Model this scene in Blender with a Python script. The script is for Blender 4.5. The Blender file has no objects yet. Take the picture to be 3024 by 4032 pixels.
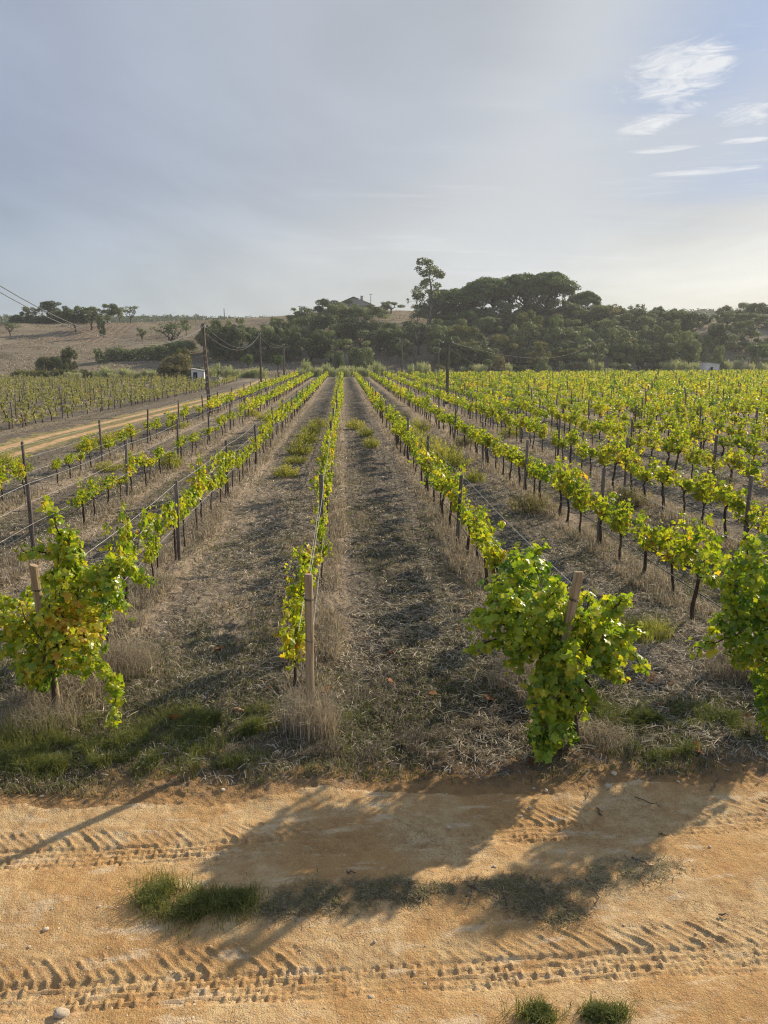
import bpy, math, random
import numpy as np
from mathutils import Vector, Matrix
R = math.radians
C = bpy.context.scene.collection
sc = bpy.context.scene
rng = np.random.default_rng(11)
random.seed(5)

# ------------------------------------------------------------------ camera
CAMH, YAW, PITCH = 3.6, R(2.97), R(11.39)
cd = bpy.data.cameras.new('camera'); cam = bpy.data.objects.new('camera', cd); C.objects.link(cam)
cam.location = (0, 0, CAMH); cam.rotation_euler = (R(90) - PITCH, 0, -YAW)
cd.sensor_fit = 'HORIZONTAL'; cd.sensor_width = 36; cd.lens = 36
cd.clip_start = 0.05; cd.clip_end = 6000
sc.camera = cam

# ------------------------------------------------------------------ light
SUN_EL, SUN_AZ = R(26), R(49.5)           # azimuth from +Y towards +X
SD = Vector((math.sin(SUN_AZ) * math.cos(SUN_EL), math.cos(SUN_AZ) * math.cos(SUN_EL), math.sin(SUN_EL)))
ld = bpy.data.lights.new('sun', 'SUN'); sun = bpy.data.objects.new('sun', ld); C.objects.link(sun)
ld.energy = 4.5; ld.angle = R(0.8); ld.color = (1.0, 0.86, 0.66)
sun.rotation_euler = (-SD).to_track_quat('-Z', 'Y').to_euler(); sun.location = (30, 30, 40)
sc.view_settings.view_transform = 'Standard'; sc.view_settings.look = 'None'
sc.view_settings.gamma = 1; sc.view_settings.exposure = 0.55
sc.view_settings.use_curve_mapping = False
SKY = 0.12
EXPO = 2 ** sc.view_settings.exposure

def N(nt, t, **kw):
    n = nt.nodes.new(t)
    for k, v in kw.items():
        if k in n.inputs if isinstance(k, str) else False: n.inputs[k].default_value = v
        else: setattr(n, k, v)
    return n
def math_node(nt, op, a, b=None, clamp=False):
    n = nt.nodes.new('ShaderNodeMath'); n.operation = op; n.use_clamp = clamp
    for i, v in enumerate((a, b)):
        if v is None: continue
        if isinstance(v, (int, float)): n.inputs[i].default_value = v
        else: nt.links.new(v, n.inputs[i])
    return n.outputs[0]
def smooth_node(nt, v, a, b, lo=0.0, hi=1.0):
    n = nt.nodes.new('ShaderNodeMapRange'); n.interpolation_type = 'SMOOTHSTEP'
    nt.links.new(v, n.inputs[0])
    for i, x in enumerate((a, b, lo, hi)): n.inputs[i + 1].default_value = x
    return n.outputs[0]
def mix_node(nt, f, a, b, mode='MIX'):
    n = nt.nodes.new('ShaderNodeMix'); n.data_type = 'RGBA'; n.blend_type = mode
    for s, v in ((n.inputs[0], f), (n.inputs[6], a), (n.inputs[7], b)):
        if isinstance(v, (int, float)): s.default_value = v
        elif isinstance(v, (tuple, list)): s.default_value = (*v[:3], 1)
        else: nt.links.new(v, s)
    return n.outputs[2]
def noise_node(nt, vec, scale, detail=4, rough=0.55, dist=0.0, color=False):
    n = nt.nodes.new('ShaderNodeTexNoise'); n.inputs['Scale'].default_value = scale
    n.inputs['Detail'].default_value = detail; n.inputs['Roughness'].default_value = rough
    n.inputs['Distortion'].default_value = dist
    if vec is not None: nt.links.new(vec, n.inputs['Vector'])
    return n.outputs['Color' if color else 'Fac']
def map_node(nt, vec, scale=(1, 1, 1), loc=(0, 0, 0), rot=(0, 0, 0)):
    n = nt.nodes.new('ShaderNodeMapping'); nt.links.new(vec, n.inputs[0])
    n.inputs['Location'].default_value = loc; n.inputs['Rotation'].default_value = rot; n.inputs['Scale'].default_value = scale
    return n.outputs[0]
def dot_node(nt, vec, c):
    n = nt.nodes.new('ShaderNodeVectorMath'); n.operation = 'DOT_PRODUCT'
    nt.links.new(vec, n.inputs[0]); n.inputs[1].default_value = c
    return n.outputs['Value']

def make_world():
    w = bpy.data.worlds.new('World'); sc.world = w; w.use_nodes = True
    nt = w.node_tree; nt.nodes.clear(); L = nt.links.new
    out = nt.nodes.new('ShaderNodeOutputWorld'); bg = nt.nodes.new('ShaderNodeBackground')
    bg.inputs['Strength'].default_value = SKY; L(bg.outputs[0], out.inputs[0])
    sky = nt.nodes.new('ShaderNodeTexSky'); sky.sky_type = 'NISHITA'; sky.sun_disc = False
    sky.sun_elevation = SUN_EL; sky.sun_rotation = SUN_AZ
    sky.dust_density = 2.0; sky.air_density = 1.0; sky.ozone_density = 1.5
    tc = nt.nodes.new('ShaderNodeTexCoord'); d = tc.outputs['Generated']
    sep = nt.nodes.new('ShaderNodeSeparateXYZ'); L(d, sep.inputs[0])
    z = math_node(nt, 'MAXIMUM', sep.outputs[2], 0.02)
    # cloud layer: the view direction carried up to a flat sheet high above
    px = math_node(nt, 'DIVIDE', sep.outputs[0], math_node(nt, 'ADD', z, 0.10))
    py = math_node(nt, 'DIVIDE', sep.outputs[1], math_node(nt, 'ADD', z, 0.10))
    cmb = nt.nodes.new('ShaderNodeCombineXYZ'); L(px, cmb.inputs[0]); L(py, cmb.inputs[1]); uv = cmb.outputs[0]
    az = math_node(nt, 'ARCTAN2', sep.outputs[0], sep.outputs[1])     # 0 at +Y, towards +X
    big = noise_node(nt, map_node(nt, uv, (0.30, 0.16, 1), rot=(0, 0, R(-35))), 1.6, 5, 0.55, 0.4)
    fine = noise_node(nt, map_node(nt, uv, (0.5, 2.2, 1), rot=(0, 0, R(28))), 1.3, 7, 0.6, 0.8)
    sdot = dot_node(nt, d, tuple(SD)); el = sep.outputs[2]
    toward = smooth_node(nt, sdot, 0.20, 0.95)
    low = smooth_node(nt, el, -0.02, 0.24, 1.0, 0.0)
    K = 1.0 / (SKY * EXPO)
    def kc(r, g, b): return (r * K, g * K, b * K)
    veil = mix_node(nt, toward, kc(0.305, 0.365, 0.495), kc(0.56, 0.59, 0.635))
    hor = mix_node(nt, toward, kc(0.43, 0.50, 0.55), kc(0.86, 0.85, 0.76))
    veil = mix_node(nt, low, veil, hor)
    shade = smooth_node(nt, big, 0.30, 0.70, 0.82, 1.16)
    cs = nt.nodes.new('ShaderNodeCombineColor')
    for i in range(3): L(shade, cs.inputs[i])
    veil = mix_node(nt, 1.0, veil, cs.outputs[0], 'MULTIPLY')
    # clear gap towards the right, above the bright horizon; its rim slants
    edge = math_node(nt, 'ADD', az, math_node(nt, 'MULTIPLY', math_node(nt, 'SUBTRACT', big, 0.5), 0.22))
    edge = math_node(nt, 'ADD', edge, math_node(nt, 'MULTIPLY', math_node(nt, 'SUBTRACT', fine, 0.5), 0.16))
    edge = math_node(nt, 'ADD', edge, math_node(nt, 'MULTIPLY', el, -0.34))
    gap = math_node(nt, 'MULTIPLY', smooth_node(nt, edge, 0.12, 0.36), smooth_node(nt, math_node(nt, 'ADD', el, math_node(nt, 'MULTIPLY', math_node(nt, 'SUBTRACT', fine, 0.5), 0.10)), 0.13, 0.21))
    blue = mix_node(nt, low, kc(0.325, 0.435, 0.65), kc(0.52, 0.59, 0.67))
    blue = mix_node(nt, 0.06, blue, sky.outputs[0])
    rim = math_node(nt, 'MULTIPLY', smooth_node(nt, edge, 0.0, 0.18), smooth_node(nt, edge, 0.18, 0.33, 1.0, 0.0))
    veil = mix_node(nt, math_node(nt, 'MULTIPLY', rim, 0.68), veil, kc(0.62, 0.65, 0.69))
    veil = mix_node(nt, 0.05, veil, sky.outputs[0])
    col = mix_node(nt, math_node(nt, 'MULTIPLY', gap, 0.95), veil, blue)
    dl = math_node(nt, 'ADD', el, math_node(nt, 'MULTIPLY', az, -0.27))
    dl = math_node(nt, 'ADD', dl, math_node(nt, 'MULTIPLY', math_node(nt, 'SUBTRACT', fine, 0.5), 0.09))
    band = math_node(nt, 'MULTIPLY', smooth_node(nt, dl, 0.045, 0.105), smooth_node(nt, dl, 0.115, 0.21, 1.0, 0.0))
    band = math_node(nt, 'MULTIPLY', band, smooth_node(nt, az, -0.35, 0.30, 0.0, 0.5))
    col = mix_node(nt, band, col, kc(0.66, 0.68, 0.69))
    # feathery cirrus in the gap: two tufts and a few thin streaks
    sc2 = nt.nodes.new('ShaderNodeCombineXYZ'); L(az, sc2.inputs[0]); L(el, sc2.inputs[1])
    f1 = noise_node(nt, map_node(nt, sc2.outputs[0], (14, 62, 1), rot=(0, 0, R(-13))), 1.0, 8, 0.68, 1.6)
    f2 = noise_node(nt, map_node(nt, sc2.outputs[0], (9, 120, 1), rot=(0, 0, R(-4))), 1.0, 7, 0.62, 0.9)
    def spot(a0, e0, ra, re, sl=0.0):
        x = math_node(nt, 'DIVIDE', math_node(nt, 'ADD', az, -a0), ra)
        y = math_node(nt, 'DIVIDE', math_node(nt, 'ADD', math_node(nt, 'ADD', el, -e0), math_node(nt, 'MULTIPLY', math_node(nt, 'ADD', az, -a0), -sl)), re)
        q = math_node(nt, 'ADD', math_node(nt, 'MULTIPLY', x, x), math_node(nt, 'MULTIPLY', y, y))
        return smooth_node(nt, q, 0.0, 1.0, 1.0, 0.0)
    tuft_ = math_node(nt, 'MAXIMUM', spot(0.388, 0.300, 0.085, 0.040, 0.16), spot(0.368, 0.256, 0.065, 0.016, 0.22))
    tuft_ = math_node(nt, 'MAXIMUM', tuft_, math_node(nt, 'MULTIPLY', spot(0.47, 0.255, 0.06, 0.018, 0.12), 0.7))
    w1 = math_node(nt, 'MULTIPLY', smooth_node(nt, math_node(nt, 'ADD', math_node(nt, 'MULTIPLY', tuft_, 0.75), math_node(nt, 'MULTIPLY', math_node(nt, 'SUBTRACT', f1, 0.5), 2.6)), 0.22, 1.05), smooth_node(nt, tuft_, 0.0, 0.45))
    st = math_node(nt, 'MAXIMUM', spot(0.375, 0.228, 0.065, 0.0055), spot(0.425, 0.203, 0.085, 0.0065))
    st = math_node(nt, 'MAXIMUM', st, spot(0.462, 0.229, 0.04, 0.005))
    w2 = smooth_node(nt, math_node(nt, 'ADD', math_node(nt, 'MULTIPLY', st, 0.8), math_node(nt, 'MULTIPLY', math_node(nt, 'SUBTRACT', f2, 0.5), 2.0)), 0.35, 1.1)
    w2 = math_node(nt, 'MULTIPLY', w2, smooth_node(nt, st, 0.0, 0.5))
    w3 = math_node(nt, 'MULTIPLY', smooth_node(nt, f2, 0.50, 0.74), math_node(nt, 'MULTIPLY', gap, smooth_node(nt, el, 0.16, 0.30, 0.45, 0.12)))
    w4 = math_node(nt, 'MULTIPLY', math_node(nt, 'MULTIPLY', smooth_node(nt, fine, 0.50, 0.72, 0, 0.45), smooth_node(nt, edge, -0.15, 0.15)), math_node(nt, 'MULTIPLY', smooth_node(nt, el, 0.07, 0.13), smooth_node(nt, el, 0.20, 0.30, 1.0, 0.0)))
    wis = math_node(nt, 'MAXIMUM', math_node(nt, 'MAXIMUM', w1, w2), math_node(nt, 'MAXIMUM', w3, w4))
    col = mix_node(nt, math_node(nt, 'MULTIPLY', wis, 0.85), col, kc(0.88, 0.89, 0.90))
    L(col, bg.inputs['Color'])
make_world()

# ------------------------------------------------------------------ camera helpers for the layout
_f = np.array([math.sin(YAW) * math.cos(PITCH), math.cos(YAW) * math.cos(PITCH), -math.sin(PITCH)])
_r = np.array([math.cos(YAW), -math.sin(YAW), 0.0]); _u = np.cross(_r, _f)
def ray(x, y): return _f + _r * (x - 1512) / 3024 - _u * (y - 2016) / 3024
def at(x, y, Y):                     # the point of the photo at (x, y) that lies Y metres ahead
    d = ray(x, y); t = Y / d[1]; return np.array([d[0] * t, Y, CAMH + d[2] * t])
def onground(x, y, z=0.0):
    d = ray(x, y); t = (z - CAMH) / d[2]; return np.array([d[0] * t, d[1] * t, z])
def in_view(X, Y, margin=1.5):
    d = np.asarray(X) * _r[0] + np.asarray(Y) * _r[1]; f = np.asarray(X) * math.sin(YAW) + np.asarray(Y) * math.cos(YAW)
    return (np.abs(d) < 0.5 * f + margin) & (f > 1.0)

# ------------------------------------------------------------------ numpy noise
def vnoise(x, y, seed=0):
    x = np.asarray(x, float); y = np.asarray(y, float)
    ix = np.floor(x).astype(np.int64); iy = np.floor(y).astype(np.int64); fx = x - ix; fy = y - iy
    def h(a, b):
        v = (a * 374761393 + b * 668265263 + seed * 974634777) & 0xffffffff
        v = ((v ^ (v >> 13)) * 1274126177) & 0xffffffff
        return ((v ^ (v >> 16)) & 0xffff) / 65535.0
    sx = fx * fx * (3 - 2 * fx); sy = fy * fy * (3 - 2 * fy)
    a = h(ix, iy); b = h(ix + 1, iy); c = h(ix, iy + 1); d = h(ix + 1, iy + 1)
    return (a + (b - a) * sx) * (1 - sy) + (c + (d - c) * sx) * sy
def fbm(x, y, seed=0, oct=4):
    s = 0; a = 0.5; t = 0
    for i in range(oct):
        s = s + a * vnoise(x * 2 ** i + 17.3 * i, y * 2 ** i - 9.1 * i, seed + i); t += a; a *= 0.5
    return s / t
def sst(v, a, b):
    t = np.clip((np.asarray(v, float) - a) / (b - a), 0, 1); return t * t * (3 - 2 * t)

# ------------------------------------------------------------------ ground shape
ROWX = lambda k: -0.42 + 2.62 * k
def road_edge(X): return 5.86 + 0.5 * (fbm(np.asarray(X) * 0.55, 3.1, 41, 4) - 0.5) + 0.012 * np.asarray(X)
def track_x(Y): return np.interp(Y, [0, 20, 36, 74, 90, 140, 200], [-12.2, -12.9, -13.4, -11.4, -11.3, -13.5, -16])
def track_in(X, Y):
    hw = np.interp(Y, [0, 30, 75, 90, 140], [1.3, 1.3, 1.2, 1.1, 1.0]); return np.abs(X - track_x(Y)) / hw
def hill(X, Y):
    X = np.asarray(X, float); Y = np.asarray(Y, float)
    wl = 1 - sst(X, -25, 25)
    zl = 4.3 * sst(Y, 148, 200) + 9.6 * sst(Y, 165, 262) - 3 * sst(Y, 300, 420)
    zr = 12.5 * sst(Y, 165, 222) + 6.5 * sst(Y, 225, 300) - 3 * sst(Y, 330, 450)
    z = wl * zl + (1 - wl) * zr
    z = z + 3.2 * np.exp(-((X + 2) ** 2 / (2 * 26 ** 2) + (Y - 262) ** 2 / (2 * 28 ** 2)))
    z = z + (fbm(X / 26, Y / 26, 5, 4) - 0.5) * 2.6 * sst(Y, 160, 210)
    z = z + (fbm(X / 5, Y / 5, 8, 3) - 0.5) * 0.5 * sst(Y, 150, 175)
    return z
LUG = 0.172
def rut(X, Y, yc, seed):
    dx = (fbm(X * 9, Y * 9, seed, 3) - 0.5) * 0.045; dt = (fbm(X * 8 + 50, Y * 8, seed + 3, 3) - 0.5) * 0.030
    s = X + dx; t = Y - yc + dt
    fade = 0.30 + 0.70 * sst(fbm(X * 0.8 + 3.7 * seed, 0.5, seed + 9, 3), 0.22, 0.45)
    crumb = 0.55 + 0.9 * sst(fbm(X * 14, Y * 14, seed + 5, 2), 0.3, 0.7)
    h = np.zeros_like(X)
    mid = sst(t, -0.25, -0.23) * (1 - sst(t, -0.01, 0.015))
    rib = sst(np.cos(2 * np.pi * (t + 0.24) / 0.062), 0.2, 0.8) * 0.009
    lane = np.floor((t + 0.27) / 0.062)
    fr = np.mod(s / (LUG / 2) + 0.5 * np.mod(lane, 2), 1.0)
    blk = sst(fr, 0.0, 0.07) * (1 - sst(fr, 0.22, 0.34)) * 0.014 * sst(fbm(X * 5, lane, seed + 7, 2), 0.25, 0.5)
    h += mid * (-0.014 + np.maximum(rib, blk) * crumb) * (0.30 + 0.70 * fade)
    big = 0.25 + 0.75 * sst(fbm(X * 1.6, 7.7, seed + 20, 2), 0.25, 0.50)
    reach = 0.07 + 0.10 * big + 0.05 * (fbm(X * 6, 2.2, seed, 2) - 0.5)
    up = sst(t, -0.01, 0.01) * (1 - sst(t, reach, reach + 0.05))
    fu = np.mod((s + 1.0 * t) / LUG, 1.0)
    lug = np.maximum(sst(fu, 0.0, 0.06) * (1 - sst(fu, 0.09, 0.24)), 0.55 * sst(fu, 0.48, 0.53) * (1 - sst(fu, 0.56, 0.68)))
    h += up * (lug * 0.0115 * crumb - 0.003) * fade * (0.3 + 0.7 * big)
    h += 0.009 * np.exp(-((t - reach - 0.05) / 0.04) ** 2) * fade * (fbm(X * 12, Y * 12, seed + 31, 2) - 0.2)
    return h * (0.72 + 0.36 * sst(fbm(X * 2.7, Y * 5, seed + 41, 3), 0.30, 0.50))
def rut_y1(X): return 5.36 + 0.012 * X + 0.03 * np.sin(X * 0.9 + 0.5) + 0.02 * np.maximum(X, 0) ** 1.2
def rut_y2(X): return 4.06 + 0.02 * np.sin(X * 0.8) + 0.006 * X
def ground_z(X, Y):
    X = np.asarray(X, float); Y = np.asarray(Y, float)
    z = hill(X, Y)
    near = 1 - sst(Y, 30, 60)
    e = road_edge(X); onroad = 1 - sst(Y, e - 0.25, e + 0.25)
    soil = (fbm(X * 1.3, Y * 1.3, 21, 4) - 0.5) * 0.08 + (fbm(X * 6, Y * 6, 22, 4) - 0.5) * 0.085 + (fbm(X * 20, Y * 20, 25, 2) - 0.5) * 0.034
    row = np.abs(np.mod(X + 0.42 + 1.31, 2.62) - 1.31)
    soil = soil + 0.06 * (1 - sst(row, 0.15, 0.6)) * (X > -9.8) + 0.02 * (1 - sst(np.abs(row - 1.3), 0, 0.35))
    rd = (fbm(X * 1.0, Y * 1.6, 31, 3) - 0.5) * 0.045 + (fbm(X * 7, Y * 7, 32, 4) - 0.5) * 0.014 + (fbm(X * 30, Y * 30, 33, 2) - 0.5) * 0.007
    rd = rd + 0.025 * np.exp(-((Y - 4.68) / 0.22) ** 2) - 0.018 * np.exp(-((Y - rut_y1(X) + 0.09) / 0.2) ** 2) - 0.018 * np.exp(-((Y - rut_y2(X) + 0.09) / 0.2) ** 2)
    rd = rd + rut(X, Y, rut_y1(X), 61) + rut(X, Y, rut_y2(X), 81)
    z = z + near * (rd * onroad + soil * (1 - onroad)) - 0.03 * onroad * near
    tk = track_in(X, Y)
    z = z - 0.05 * (1 - sst(tk, 0.8, 1.2)) * sst(Y, 12, 20) * (1 - sst(Y, 140, 150)) * (X < -5)
    return z

# ------------------------------------------------------------------ mesh building
def mesh_np(name, parts, mats, smooth=False):
    """parts: list of (V, F, tint or None, material index); F has 3 or 4 columns."""
    vo = 0; Vs, LI, LT, TI, MI = [], [], [], [], []
    for V, F, t, m in parts:
        V = np.asarray(V, np.float32).reshape(-1, 3); F = np.asarray(F, np.int64)
        Vs.append(V); LI.append((F + vo).ravel()); LT.append(np.full(len(F), F.shape[1])); vo += len(V)
        if t is None: t = 0.5
        TI.append(np.broadcast_to(np.asarray(t, np.float32), (len(F),)).copy()); MI.append(np.full(len(F), m))
    V = np.concatenate(Vs); LI = np.concatenate(LI).astype(np.int32); LT = np.concatenate(LT).astype(np.int32)
    me = bpy.data.meshes.new(name)
    me.vertices.add(len(V)); me.vertices.foreach_set('co', V.ravel())
    me.loops.add(len(LI)); me.loops.foreach_set('vertex_index', LI)
    me.polygons.add(len(LT)); me.polygons.foreach_set('loop_start', np.concatenate(([0], np.cumsum(LT)[:-1])).astype(np.int32))
    me.polygons.foreach_set('material_index', np.concatenate(MI).astype(np.int32))
    if smooth: me.polygons.foreach_set('use_smooth', np.ones(len(LT), bool))
    else: me.polygons.foreach_set('use_smooth', np.zeros(len(LT), bool))
    a = me.attributes.new('tint', 'FLOAT', 'FACE'); a.data.foreach_set('value', np.concatenate(TI))
    for m in (mats if isinstance(mats, (list, tuple)) else [mats]): me.materials.append(m)
    me.update(calc_edges=True); me.validate()
    return me
def obj(name, me, parent=None, loc=None):
    o = bpy.data.objects.new(name, me); C.objects.link(o)
    if parent: o.parent = parent
    if loc is not None: o.location = loc
    return o
def tag(o, label=None, cat=None, group=None, kind=None):
    if label: o['label'] = label
    if cat: o['category'] = cat
    if group: o['group'] = group
    if kind: o['kind'] = kind
    return o
def empty(name, loc=(0, 0, 0), rz=0.0, scale=1.0):
    o = bpy.data.objects.new(name, None); C.objects.link(o); o.location = loc; o.rotation_euler = (0, 0, rz)
    o.scale = (scale,) * 3 if isinstance(scale, (int, float)) else scale; o.empty_display_size = 0.2
    return o
def tube(P, rad, n=6, cap=True):
    P = np.asarray(P, float); m = len(P); rad = np.broadcast_to(np.asarray(rad, float), (m,))
    T = np.gradient(P, axis=0); T /= np.linalg.norm(T, axis=1)[:, None] + 1e-9
    ref = np.array([1.0, 0, 0]) if abs(T[0, 0]) < 0.8 else np.array([0, 1.0, 0])
    A = np.cross(T, ref); A /= np.linalg.norm(A, axis=1)[:, None] + 1e-9; B = np.cross(T, A)
    a = np.linspace(0, 2 * np.pi, n, endpoint=False)
    V = (P[:, None, :] + rad[:, None, None] * (np.cos(a)[None, :, None] * A[:, None, :] + np.sin(a)[None, :, None] * B[:, None, :])).reshape(-1, 3)
    i = np.arange(m - 1)[:, None] * n; j = np.arange(n)[None, :]; k = (j + 1) % n
    F = np.stack([i + j, i + k, i + n + k, i + n + j], -1).reshape(-1, 4)
    out = [(V, F)]
    if cap:
        c = np.concatenate([V[-n:], P[-1:]]); out.append((c, np.stack([np.arange(n), (np.arange(n) + 1) % n, np.full(n, n)], 1)))
        c = np.concatenate([V[:n], P[:1]]); out.append((c, np.stack([(np.arange(n) + 1) % n, np.arange(n), np.full(n, n)], 1)))
    return out
def tparts(P, rad, n=6, tint=0.5, m=0): return [(V, F, tint, m) for V, F in tube(P, rad, n)]
def boxp(x0, x1, y0, y1, z0, z1, tint=0.5, m=0):
    V = np.array([(x, y, z) for z in (z0, z1) for y in (y0, y1) for x in (x0, x1)], float)
    F = np.array([(0, 2, 3, 1), (4, 5, 7, 6), (0, 1, 5, 4), (2, 6, 7, 3), (0, 4, 6, 2), (1, 3, 7, 5)])
    return (V, F, tint, m)
def unit(v): return v / (np.linalg.norm(v, axis=-1, keepdims=True) + 1e-9)
_half = [(0.10, -0.16), (0.40, -0.12), (0.37, 0.14), (0.58, 0.40), (0.27, 0.52)]
LEAF = np.array([(0, 0.25, 0)] + [(0, -0.03, 0)] + [(x, y, 0) for x, y in _half] + [(0, 0.88, 0)] + [(-x, y, 0) for x, y in _half[::-1]], float)
def leaves(P, out, size, droop=0.5, lobed=True, r=rng):
    """grape leaves at the points P whose faces turn towards OUT; returns V, F"""
    n = len(P)
    nrm = unit(out * 0.9 + r.normal(0, 0.55, (n, 3)) + np.array([0, 0, 0.35]))
    tip = unit(r.normal(0, 0.7, (n, 3)) + np.array([0, 0, -droop]) + out * 0.3)
    tip = unit(tip - (tip * nrm).sum(1, keepdims=True) * nrm); side = np.cross(tip, nrm)
    size = np.broadcast_to(size, (n,)) if np.ndim(size) == 0 else size
    if lobed:
        T = LEAF
        cup = r.uniform(-0.25, 0.75, n); bend = r.uniform(-0.1, 0.5, n); jit = r.normal(0, 0.05, (n, len(T), 2))
        x = T[None, :, 0] + jit[:, :, 0]; y = T[None, :, 1] + jit[:, :, 1]
        z = -cup[:, None] * np.abs(x) ** 1.3 * 0.7 - bend[:, None] * np.maximum(y - 0.2, 0) ** 1.5 + r.normal(0, 0.045, x.shape)
        m = len(T) - 1; fan = np.stack([np.zeros(m, int), 1 + np.arange(m), 1 + (np.arange(m) + 1) % m], 1)
    else:
        T = np.array([(0, -0.1, 0), (0.5, 0.3, 0), (0, 0.85, 0), (-0.5, 0.3, 0)])
        x = np.broadcast_to(T[None, :, 0], (n, 4)); y = np.broadcast_to(T[None, :, 1], (n, 4))
        z = -np.abs(x) * r.uniform(-0.2, 0.6, n)[:, None]
        fan = np.array([[0, 1, 2, 3]])
    V = P[:, None, :] + size[:, None, None] * (x[..., None] * side[:, None] + y[..., None] * tip[:, None] + z[..., None] * nrm[:, None])
    F = (fan[None] + (np.arange(n) * len(T))[:, None, None]).reshape(-1, fan.shape[1])
    return V.reshape(-1, 3), F, len(fan)
def blades(P, L, W, lean, r=rng, flat=0.0, up=1.0):
    """bent grass blades; lean = sideways throw at the tip per unit length"""
    n = len(P); a = r.uniform(0, 2 * np.pi, n); d = np.stack([np.cos(a), np.sin(a), np.zeros(n)], 1); s = np.stack([-d[:, 1], d[:, 0], np.zeros(n)], 1)
    s = unit(s + r.normal(0, 0.4, (n, 3)))
    L = np.broadcast_to(L, (n,)); W = np.broadcast_to(W, (n,)); lean = np.broadcast_to(lean, (n,)); upv = np.array([0, 0, 1.0])
    h1 = L * 0.55; P1 = P + d * (lean * h1 * 0.45)[:, None] + upv * (h1 * up)[:, None]
    P2 = P + d * (lean * L)[:, None] + upv * (L * up * np.clip(1 - 0.35 * lean, 0.05, 1))[:, None]
    w = (s.T * W * 0.5).T
    V = np.stack([P - w, P + w, P1 + w * 0.8, P1 - w * 0.8, P2], 1).reshape(-1, 3); b = np.arange(n)[:, None] * 5
    return V, b + np.array([[0, 1, 2, 3]]), b + np.array([[3, 2, 4]])
def blade_parts(P, L, W, lean, tint, m=0, **k):
    V, Q, T = blades(P, L, W, lean, **k)
    return [(V, Q, tint, m), (V, T, tint, m)]

# ------------------------------------------------------------------ materials
def mat_base(name):
    m = bpy.data.materials.new(name); m.use_nodes = True; nt = m.node_tree
    b = nt.nodes['Principled BSDF']; b.inputs['Roughness'].default_value = 0.85; b.inputs['Specular IOR Level'].default_value = 0.25
    return m, nt, b, nt.nodes['Material Output']
def ramp_node(nt, fac, stops):
    n = nt.nodes.new('ShaderNodeValToRGB'); nt.links.new(fac, n.inputs[0]); e = n.color_ramp.elements
    while len(e) < len(stops): e.new(0.5)
    for el, (p, c) in zip(e, stops): el.position = p; el.color = (*c, 1)
    return n.outputs[0]
def leaf_mat(name, stops, transl=0.5, tcol=(1.0, 1.0, 0.6), rough=0.5, spec=0.3, objvar=0.12):
    m, nt, b, out = mat_base(name); L = nt.links.new
    at_ = nt.nodes.new('ShaderNodeAttribute'); at_.attribute_name = 'tint'
    oi = nt.nodes.new('ShaderNodeObjectInfo')
    v = math_node(nt, 'ADD', at_.outputs['Fac'], math_node(nt, 'MULTIPLY', math_node(nt, 'SUBTRACT', oi.outputs['Random'], 0.5), objvar), clamp=True)
    col = ramp_node(nt, v, stops)
    L(col, b.inputs['Base Color']); b.inputs['Roughness'].default_value = rough; b.inputs['Specular IOR Level'].default_value = spec
    tr = nt.nodes.new('ShaderNodeBsdfTranslucent'); L(mix_node(nt, 1.0, col, tcol, 'MULTIPLY'), tr.inputs['Color'])
    mx = nt.nodes.new('ShaderNodeMixShader'); mx.inputs[0].default_value = transl
    L(b.outputs[0], mx.inputs[1]); L(tr.outputs[0], mx.inputs[2]); L(mx.outputs[0], out.inputs['Surface'])
    return m
def rough_mat(name, c1, c2, scale=8, stretch=(1, 1, 1), bump=0.4, rough=0.85, objvar=0.0, coord='Object', lo=0.35, hi=0.65):
    m, nt, b, out = mat_base(name); L = nt.links.new
    tc = nt.nodes.new('ShaderNodeTexCoord'); v = map_node(nt, tc.outputs[coord], stretch)
    f = noise_node(nt, v, scale, 6, 0.65, 0.3); f2 = noise_node(nt, v, scale * 0.23, 3)
    col = mix_node(nt, smooth_node(nt, f, lo, hi), c1, c2)
    col = mix_node(nt, smooth_node(nt, f2, 0.3, 0.7, 0.0, 0.55), col, tuple(x * 0.6 for x in c1))
    if objvar:
        oi = nt.nodes.new('ShaderNodeObjectInfo'); hv = nt.nodes.new('ShaderNodeHueSaturation'); L(col, hv.inputs['Color'])
        L(math_node(nt, 'ADD', math_node(nt, 'MULTIPLY', oi.outputs['Random'], objvar), 1 - objvar / 2), hv.inputs['Value']); col = hv.outputs[0]
    L(col, b.inputs['Base Color']); b.inputs['Roughness'].default_value = rough
    bp = nt.nodes.new('ShaderNodeBump'); bp.inputs['Strength'].default_value = bump; bp.inputs['Distance'].default_value = 0.02
    L(f, bp.inputs['Height']); L(bp.outputs[0], b.inputs['Normal'])
    return m
M = {}
M['vine_leaf'] = leaf_mat('vine leaf', [(0.0, (0.06, 0.13, 0.014)), (0.3, (0.17, 0.27, 0.018)), (0.55, (0.38, 0.43, 0.028)), (0.80, (0.60, 0.52, 0.04)), (0.93, (0.64, 0.40, 0.045)), (1.0, (0.38, 0.11, 0.03))], 0.58, (1.15, 1.15, 0.5), 0.42, 0.4)
M['lush_leaf'] = leaf_mat('lush vine leaf', [(0.0, (0.045, 0.11, 0.014)), (0.3, (0.12, 0.23, 0.02)), (0.55, (0.31, 0.42, 0.03)), (0.80, (0.66, 0.58, 0.05)), (0.93, (0.72, 0.50, 0.06)), (1.0, (0.40, 0.13, 0.04))], 0.46, (1.2, 1.2, 0.5), 0.36, 0.55, 0)
M['old_vine_leaf'] = leaf_mat('dull vine leaf', [(0.0, (0.06, 0.08, 0.022)), (0.5, (0.27, 0.28, 0.095)), (0.85, (0.42, 0.39, 0.15)), (1.0, (0.24, 0.13, 0.05))], 0.4, (1.1, 1.1, 0.6))
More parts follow.
